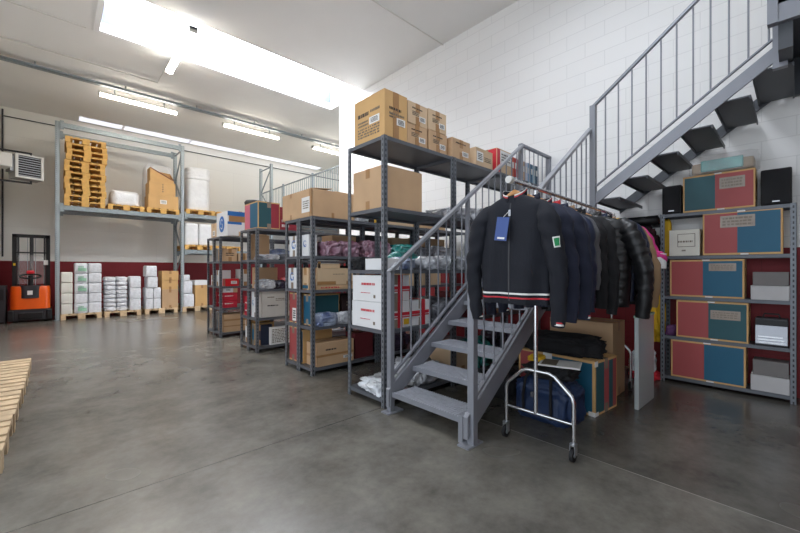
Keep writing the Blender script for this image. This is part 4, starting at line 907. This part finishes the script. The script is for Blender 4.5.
# ------------------------------------------------------------------ garments and rack
YC, RZ = 1.26, 1.85
gr = thing('garment_rack', 'chrome wheeled garment rack in front of the stairs', 'clothes rack', (0,0,0))
YR_ = lambda x: YC+.05*(x-2.2)
RA = math.atan(.05)
part(MB().tube([(2.15,YR_(2.15),RZ),(4.44,YR_(4.44),RZ+.02)], .014, 12), 'rail', CHROME, gr)
part(MB().tube([(2.125,YC,RZ),(2.16,YC,RZ)], .024, 14).tube([(4.43,YR_(4.43),RZ+.02),(4.46,YR_(4.46),RZ+.02)], .024, 14), 'rail_end_cap', OFFW, gr)
def arch(x, y0, y1):
    pts = [(x,y1,.11),(x,y1,.38),(x,y1-.012,.42),(x,y1-.13,.53),(x,y1-.17,.545),(x,y0+.17,.545),(x,y0+.13,.53),(x,y0+.012,.42),(x,y0,.38),(x,y0,.11)]
    part(MB().tube(pts, .014, 10), 'leg_arch', CHROME, gr); part(MB().tube([(x,y0,.24),(x,y1,.24)], .011, 10), 'crossbar', CHROME, gr)
    part(MB().tube([(x,YR_(x),.24),(x,YR_(x),RZ-.012)], .015, 10), 'upright', CHROME, gr)
    for y in (y0, y1):
        w_ = part(MB().tube([(x-.012,y-.011,.045),(x-.012,y+.011,.045)], .044, 18), 'caster_wheel', RUBBER, gr)
        part(MB().box(x-.026,y-.018,.04,x+.012,y-.013,.12).box(x-.026,y+.013,.04,x+.012,y+.018,.12).box(x-.026,y-.018,.105,x+.016,y+.018,.115), 'caster_fork', ZINC, w_)
        part(MB().tube([(x-.012,y-.014,.045),(x-.012,y+.014,.045)], .018, 12), 'hub', ZINC, w_)
arch(2.52, 1.01, 1.51); arch(4.42, 1.19, 1.55)

def hanger(x, label):
    h_ = thing('clothes_hanger', label, 'hanger', (x, YR_(x), RZ), RA, 'wooden hangers on the garment rail')
    rings = []
    for k in range(17):
        s = -1+2*k/16; y = .2*s; z = -.072-.125*abs(s)**1.1; hh = .02-.008*abs(s); tt = .012
        rings.append([Vector((tt*math.cos(a)-.02*abs(s)**2, y, z+hh*math.sin(a))) for a in [2*PI*j/10 for j in range(10)]])
    part(MB().loft(rings), 'shoulder_bar', WOOD, h_)
    pts = [(0,0,-.06),(0,0,-.035)]+[(0, .021*math.sin(a), .0+.021*-math.cos(a)) for a in [PI*.0+PI*1.35*k/10 for k in range(11)]]
    part(MB().tube(pts, .0028, 6), 'hook', ZINC, h_)
RG = []
def garment(x, label, m, name='jacket', cat='jacket', hw=.235, length=.72, sleeve=.71, dep=.06, puff=0., seed=1, flare=.055, collar='band', trim=None, sleeve_m=None, collar_m=None, zip_m=ZINC, sway=0., group='garments on the rail', hang='wooden hanger', shoulder_drop=.0):
    top, sh, hem = -.1, -.185-shoulder_drop, -.1-length
    prof = []
    n = 40
    zs_ = [hem+(top-hem)*i/36 for i in range(37)]
    def W(z):
        if z < sh: t_ = (z-hem)/(sh-hem); return hw*(.95+.05*math.sin(PI*min(1,t_*1.1)))
        t_ = (z-sh)/(top-sh); return hw+(.075-hw)*(t_**1.25)
    def D(z):
        if z < sh:
            t_ = (z-hem)/(sh-hem); d = dep*(.9+.35*math.sin(PI*(.15+.75*t_)))
        else: d = dep*(1-.3*(z-sh)/(top-sh))
        if puff: d *= 1+puff*(abs(math.sin(PI*(z-hem)/.072))-.5)
        return d
    def fold(y, z):
        t_ = max(0, min(1, (sh-z)/(sh-hem)))
        return (.017*math.sin(y*24+seed*2+z*2.5)+.011*math.sin(y*47+seed+z*5)+.012*noise.noise(Vector((y*9, z*5, seed))))*(.25+t_*.75)
    rings = []
    for z in zs_:
        r = []
        for k in range(n):
            a = 2*PI*k/n; cy, cx = math.cos(a), math.sin(a)
            y = W(z)*math.copysign(abs(cy)**.75, cy); xx = D(z)*math.copysign(abs(cx)**.8, cx)
            r.append(Vector((xx+fold(y, z)+sway*(top-z), y, z)))
        rings.append(r)
    b = MB().loft(rings)
    o = tag(b.build(name, m, None, (x, YR_(x)-(.06 if x > 3.5 else 0), RZ), RA), label, cat, group)
    front = lambda y, z: -D(z)*abs(1-abs(y/W(z))**1.6)**.5+fold(y, z)+sway*(top-z)
    if sleeve:
        for s in (-1, 1):
            K = [(hw-.11,.02,.034),(hw-.045,-.022,.056),(hw+.0,-.10,.066),(hw+flare*.55,-.25,.060),(hw+flare*.95,-.25-.28*(sleeve-.25),.055),(hw+flare,-.25-.62*(sleeve-.25),.048),(hw+flare*.8,-sleeve,.04)]
            def cr(i, u):
                a = [K[max(0, min(len(K)-1, i+q))] for q in (-1,0,1,2)]
                return [.5*(2*a[1][c]+(a[2][c]-a[0][c])*u+(2*a[0][c]-5*a[1][c]+4*a[2][c]-a[3][c])*u*u+(3*a[1][c]-a[0][c]-3*a[2][c]+a[3][c])*u**3) for c in range(3)]
            C_ = [cr(i_, u_/7) for i_ in range(len(K)-1) for u_ in range(7)]+[list(K[-1])]
            rg = []; N_ = len(C_)-1; ln = 0
            for i_, (y_, z_, r_) in enumerate(C_):
                a_, b_ = C_[max(0,i_-1)], C_[min(N_,i_+1)]; d_ = Vector((0, s*(b_[0]-a_[0]), b_[1]-a_[1])).normalized(); w_ = d_.cross(Vector((1,0,0)))
                if w_.y*s < 0: w_ = -w_
                if i_: ln += math.hypot(y_-C_[i_-1][0], z_-C_[i_-1][1])
                f_ = 1+(puff*.7*(abs(math.sin(PI*ln/.075))-.5)) if puff else 1
                if puff: r_ *= 1.2
                t_ = i_/N_; cxo = -.035*math.sin(PI*t_)
                ring_ = []
                for k in range(18):
                    a = 2*PI*k/18; nz_ = 1+.16*noise.noise(Vector((math.cos(a)*1.3+seed*3, math.sin(a)*1.3+s*5, ln*9)))+.07*math.sin(ln*55+seed+a*2)*(0 if puff else 1)*min(1, t_*3)
                    ring_.append(Vector((cxo,s*y_,sh+z_))+(Vector((1,0,0))*math.cos(a)*r_*.82*(.55+.45*min(1,t_*4))+w_*math.sin(a)*r_)*f_*nz_)
                rg.append(ring_)
            if s < 0: RG[:] = rg
            sl = part(MB().loft(rg), 'sleeve', sleeve_m or m, o)
            if trim:
                e = rg[-1]; c0 = sum(e, Vector())/len(e); mm = MB()
                for q, (dz, hh_) in enumerate(((.012,.012),(.026,.008))):
                    mm.loft([[c0+(p-c0)*1.05+Vector((0,0,dz)) for p in e],[c0+(p-c0)*1.05+Vector((0,0,dz+hh_)) for p in e]], q, False)
                part(mm, 'cuff_stripe', trim, sl)
    if trim:
        mm = MB()
        for q, (z0, z1) in enumerate(((hem+.062,hem+.074),(hem+.036,hem+.046))):
            rr = []
            for z in (z0, z1):
                r = []
                for k in range(n):
                    a = 2*PI*k/n; cy, cx = math.cos(a), math.sin(a)
                    y = (W(z)+.004)*math.copysign(abs(cy)**.75, cy); xx = (D(z)+.004)*math.copysign(abs(cx)**.8, cx)
                    r.append(Vector((xx+fold(y, z)+sway*(top-z), y, z)))
                rr.append(r)
            mm.loft(rr, q, False)
        part(mm, 'hem_stripe', trim, o)
    if collar:
        cm = collar_m or m; mm = MB(); rr = []
        for (z, w_, d_, lift) in ((top-.015,.078,.05,0),(top+.012,.082,.056,.0),(top+.045,.078,.052,.0)):
            r = []
            for k in range(33):
                a = -PI/2+.28+(2*PI-.56)*k/32
                zz = z-.05*max(0, -math.sin(a))
                r.append(Vector((d_*math.sin(a)+.004, w_*math.cos(a), zz)))
            rr.append(r)
        inner = [[Vector((p.x*.9, p.y*.9, p.z)) for p in r] for r in reversed(rr)]
        mm.loft(rr+inner, 0, False, True, False)
        cl = part(mm, 'collar', cm, o)
        if trim:
            mm = MB()
            for q, dz in ((0,-.004),(1,-.014)):
                r0 = [Vector((p.x*1.05, p.y*1.05, p.z+dz)) for p in rr[-1]]; r1 = [Vector((p.x*1.05, p.y*1.05, p.z+dz+.008)) for p in rr[-1]]
                mm.loft([r0, r1], q, False, True, False)
            part(mm, 'collar_stripe', trim, cl)
    if zip_m:
        L_ = []; R_ = []
        for z in [hem+.02+(top-.07-hem)*i/30 for i in range(31)]:
            L_.append(Vector((front(0,z)-.004, .005, z))); R_.append(Vector((front(0,z)-.004, -.005, z)))
        part(MB().loft([L_, R_], 0, False, False, False), 'zip', zip_m, o)
    o['_f'] = 0; del o['_f']
    return o, front
TRI = [PAPER, REDINK]
mats_green = mat('badge_green', srgb(20, 140, 80), .5)
# front jacket
hang_lab = ['wooden hanger at the front end of the rail, carrying the tagged navy jacket']
j1, fr = garment(2.2, 'navy zip jacket with blue hang tag, frontmost on the garment rack', NAVY, hw=.235, seed=1, trim=TRI, sleeve=.74, length=.7, zip_m=DKGREY)
m = MB(); yz = [(.02,-.27),(-.055,-.275)]
th = fr(0,-.3)-.05
tagm = MB().box(-.002,-.045,-.15,.002,.04,.0)
tg = part(tagm, 'hang_tag', mat('tag_blue', srgb(44, 74, 140), .4), j1, loc=(th, .02, -.245)); tg.rotation_euler = (.12, .05, .0)
part(MB().box(-.0035,-.03,-.14,-.002,.02,-.128), 'tag_text', PAPER, tg)
part(MB().tube([(fr(0,-.2)-.006,0,-.2),(th,.018,-.245)], .0018, 5), 'tag_string', PAPER, j1)
part(MB().box(fr(0,-.2)-.012,-.007,-.235,fr(0,-.2)-.006,.007,-.195), 'zip_pull', ZINC, j1)
def patch(i0, i1, k0, k1, off):
    m_ = MB(); rr = []
    for i_ in range(i0, i1+1):
        c0 = sum(RG1[i_], Vector())/18; rr.append([c0+(RG1[i_][k]-c0)*(1+off) for k in range(k0, k1+1)])
    return m_.loft(rr, 0, False, True, False)
RG1 = [list(r) for r in RG]
bd_ = part(patch(19, 22, 6, 8, .05), 'sleeve_badge', PAPER, j1, label='white-edged green badge')
m = patch(19, 22, 6, 8, .07); c0 = sum((Vector(v) for v in m.v), Vector())/len(m.v); m.v = [tuple(c0+(Vector(v)-c0)*.72+Vector((-.003,-.002,0))) for v in m.v]
part(m, 'badge_field', mats_green, bd_)
for s in (-1, 1): part(MB().bar((fr(s*.13,-.52)-.004, s*.12, -.46),(fr(s*.14,-.62)-.004, s*.155, -.62),.006,.004), 'pocket_welt', BLACKF, j1)
hanger(2.2, hang_lab[0])
G = [
 (2.400, 'second navy jacket from the front of the garment rack', dict(m=NAVYB, seed=2, hw=.24, length=.72, sleeve=.73)),
 (2.600, 'third navy jacket from the front, just behind the rack upright', dict(m=NAVYB, seed=3, trim=TRI, hw=.25, length=.74, sleeve=.73)),
 (2.760, 'navy jacket with a red collar lining, fourth on the garment rack', dict(m=NAVYB, seed=4, hw=.22, flare=.035, length=.75, collar_m=REDPL)),
 (2.920, 'glossy navy jacket with pale shoulder seam, fifth on the rack', dict(m=NAVY2, seed=5, hw=.21, flare=.03, length=.70)),
 (3.060, 'dark jacket with grey sleeves, sixth on the garment rack', dict(m=BLACKF, seed=6, hw=.2, flare=.03, length=.72, sleeve=.55, sleeve_m=GREYF, collar_m=TAN)),
 (3.220, 'black stand-collar jacket, seventh on the garment rack', dict(m=BLACKF, seed=7, hw=.21, flare=.03, length=.76)),
 (3.32, 'black softshell jacket with red chest zip beside the puffer jacket', dict(m=BLACKF, seed=8, hw=.25, flare=.04, length=.8, sleeve=.76)),
 (3.560, 'black quilted puffer jacket on the garment rack', dict(m=PUFF, seed=9, hw=.31, length=.80, sleeve=.8, dep=.085, puff=.35, flare=.1)),
 (3.740, 'navy padded jacket just behind the black puffer jacket', dict(m=NAVY2, seed=10, hw=.31, length=.76, sleeve=.72, dep=.055, puff=.12, flare=.07)),
 (3.880, 'black jacket with pale piping behind the navy padded jacket', dict(m=BLACKF, seed=11, hw=.3, length=.8, flare=.07)),
 (4.020, 'tan sweater near the rear end of the garment rack', dict(m=TAN, seed=12, hw=.3, length=.72, sleeve=.74, name='sweater', cat='sweater', zip_m=None, dep=.04, flare=.1)),
 (4.160, 'yellow top between the tan sweater and the pink shirt', dict(m=YELLOW, seed=13, hw=.25, length=.62, sleeve=.28, name='shirt', cat='shirt', zip_m=None, dep=.03, flare=.06)),
 (4.280, 'magenta and white sports shirt at the rear end of the garment rack', dict(m=mat('pink_white', srgb(205, 50, 130), .8, col2=srgb(206, 56, 136), scale=2), seed=14, hw=.28, length=.64, sleeve=.36, name='shirt', cat='shirt', zip_m=None, dep=.03, flare=.12, sleeve_m=MAGENTA)),
]
hl = ['second from the front of the rail','third from the front of the rail','fourth from the front of the rail, with a red-collared jacket','carrying the glossy navy jacket','carrying the dark jacket with grey sleeves','carrying the black stand-collar jacket','carrying the black softshell jacket','carrying the black puffer jacket','carrying the navy padded jacket','carrying the black piped jacket','carrying the tan sweater','carrying the yellow top','carrying the magenta shirt at the rail end']
for (x, lb, kw), hlab in zip(G, hl):
    o, f_ = garment(x, lb, **kw); hanger(x, 'wooden hanger '+hlab)
    if 'red chest zip' in lb: part(MB().bar((f_(-.1,-.3)-.006,-.1,-.24),(f_(-.13,-.4)-.006,-.13,-.4),.012,.006), 'chest_zip', REDPL, o, label='red chest zip')
    if 'pale piping' in lb:
        for c_ in [c for c in o.children if c.name.startswith('sleeve')]: 
            s = 1 if sum(v.co.y for v in c_.data.vertices) > 0 else -1
            part(MB().tube([(-.075, s*.29, -.32),(-.08, s*.325, -.5),(-.07, s*.33, -.72)], .004, 6), 'piping', mat('piping_green', srgb(190, 214, 180), .6), c_)
    if 'magenta' in lb:
        for c_ in [c for c in o.children if c.name.startswith('sleeve')]:
            s = 1 if sum(v.co.y for v in c_.data.vertices) > 0 else -1
            zmin = min(v.co.z for v in c_.data.vertices); e = [v.co for v in c_.data.vertices if v.co.z < zmin+.06]
            cy = sum(v.y for v in e)/len(e)
            part(MB().loft([[Vector((-.02+.056*math.sin(a), cy+.064*math.cos(a), z)) for a in [2*PI*k/16 for k in range(16)]] for z in (zmin-.005, zmin+.14)]), 'white_cuff', WHITEBOX, c_)

# ------------------------------------------------------------------ things under and behind the garment rack
o = rtbox('large red and teal printed carton on the floor under the garment rack', 3.43, 1.16, .0, 3.86, 1.92, .475, [(.03,.42,REDP,'red_panel'),(.42,.97,TEALP,'teal_panel')], None, rot=-.1, fy=[(.05,.4,DTEALP,'teal_panel'),(.4,.62,REDP,'red_panel'),(.62,.8,DTEALP,'teal_panel'),(.8,.96,REDP,'red_panel')])
m = MB(); S = (.43,.76,.475); plate(m,S,'-x',.36,.8,.48,1,.003); plate(m,S,'-x',.93,.0,1,.08,.003); plate(m,S,'-y',0,.9,.12,1.,.003); plate(m,S,'-y',0,0,.15,.07,.003); part(m, 'clear_tape', PAPER, o)
o = soft('garment', 'heap of black clothes lying on the floor carton under the rack', 'clothing', (3.62, 1.55, .477), (.42,.7,.18), BLACKF, 100, None, amp=.25, hi=True)
o = bx('big brown carton with dark print behind the printed floor carton', 4.0, 1.23, 0, 4.37, 1.86, .74, KRAFT, prints=[('-x',.3,.62,.55,.82,1,INK)])
pn = thing('plastic_board', 'translucent white plastic panel standing on the floor behind the garment rack', 'panel', (4.09, .985, 0), -.02)
part(MB().box(-.24,-.018,0,.24,.018,.84), 'sheet', PANEL, pn, bevel=.004); part(MB().box(-.245,-.022,.83,.245,.022,.85), 'edge_strip', mat('edge_green', srgb(150, 185, 165), .4), pn)
bg = thing('duffel_bag', 'blue duffel bag on the floor inside the front legs of the garment rack', 'bag', (3.13, 1.46, 0))
part(blob_mb((.36,.5,.37), 7, sq=.5, amp=.12, fine=.05, hi=True, crum=.06), 'bag_body', BLUEBAG, bg)
part(MB().tube([(-.19,.14,.05),(-.2,.14,.2),(-.17,.13,.35),(-.05,.1,.42),(.03,.1,.36)], .013, 6).tube([(-.19,-.1,.05),(-.2,-.1,.2),(-.17,-.09,.35),(-.05,-.06,.41),(.03,-.06,.36)], .013, 6), 'strap', BLACKF, bg)
part(MB().box(-.2,.02,.2,-.175,.07,.24), 'bag_label', GREYF, bg)
o = soft('garment', 'black folded clothing on top of the blue duffel bag', 'clothing', (3.16, 1.46, .35), (.3,.42,.11), BLACKF, 101, None)
o = tag(MB().box(-.12,-.16,0,.12,.16,.012).build('catalogue', PAPER, None, (3.16, 1.38, .458), .3), 'white catalogue lying on the black clothing above the duffel bag', 'booklet')
part(MB().box(-.1,.02,.012,.1,.14,.013), 'printed_field', INKG, o)
o = soft('cap', 'yellow cap beside the white catalogue on the duffel bag', 'cap', (3.18, 1.6, .455), (.16,.13,.05), YELLOW, 102)
o = soft('garment', 'black bag on the floor under the stairs behind the duffel bag', 'bag', (3.3, 2.02, 0), (.26,.3,.3), BLACKF, 103)
# hanging things left of the right-hand shelf
hk = thing('coat_hook_rail', 'dark hook rail on the wall left of the right-hand shelf', 'hooks', (WX-.002, 1.3, 1.78))
part(MB().box(-.03,-.18,0,0,.2,.05), 'back_board', DKGREY, hk)
for y in (-.1, .1): part(MB().tube([(-.03,y,.02),(-.08,y,.01),(-.09,y,.05)], .006, 6), 'hook', ZINC, hk)
def hung(name, label, cat, loc, size, m, seed):
    mb = blob_mb(size, seed, sq=.8, amp=.3, fine=.06, hi=True, crum=.16); return tag(mb.build(name, m, None, loc), label, cat)
hung('raincoat', 'yellow raincoat hanging beside the right-hand shelf', 'coat', (5.22, 1.2, .42), (.2,.26,.9), YELLOW, 110)
hung('backpack', 'black and red sports bag hanging above the yellow raincoat', 'bag', (5.24, 1.25, 1.25), (.2,.26,.55), mat('black_red', srgb(22, 21, 23), .7, col2=srgb(70, 24, 28), scale=14, bump=.4), 111)
soft('plastic_bag', 'white plastic bag on the floor left of the right-hand shelf', 'bag', (5.1, 1.24, .05), (.24,.24,.3), PBAG_W, 112)
soft('cloth', 'red cloth on the floor under the white plastic bag', 'cloth', (5.08, 1.22, 0), (.3,.3,.09), mat('red_cloth', srgb(190, 24, 44), .8, bump=.3), 113)
o = thing('padded_bar', 'long black rounded roll fixed on the wall under the lowest upper-flight tread', 'roll', (5.25, 1.35, 1.86))
part(MB().tube([(0,-.24,0),(0,-.22,0),(0,.22,0),(0,.24,0)], [.02,.055,.055,.02], 14), 'roll', BLACK, o); part(MB().box(0,-.12,-.01,.118,-.1,.01).box(0,.1,-.01,.118,.12,.01), 'wall_bracket', STEELD, o)

# ------------------------------------------------------------------ camera, light, view
cam = bpy.data.cameras.new('camera'); co = bpy.data.objects.new('camera', cam); COL.objects.link(co)
co.location = (0,0,1.275); co.rotation_euler = (PI/2, 0, math.radians(47-90)); cam.lens = 370/800*36; cam.sensor_width = 36; cam.shift_y = 2.5/800; cam.clip_start = .02
SC.camera = co
w = bpy.data.worlds.new('world'); SC.world = w; w.use_nodes = True
w.node_tree.nodes['Background'].inputs[0].default_value = (.82, .9, 1., 1); w.node_tree.nodes['Background'].inputs[1].default_value = .9
SC.view_settings.view_transform = 'Standard'; SC.view_settings.look = 'None'; SC.view_settings.gamma = 1; SC.view_settings.use_curve_mapping = False
SC.view_settings.exposure = 1.4
SC.cycles.use_denoising = True
SC.cycles.max_bounces = 8; SC.cycles.diffuse_bounces = 5; SC.cycles.sample_clamp_indirect = 6
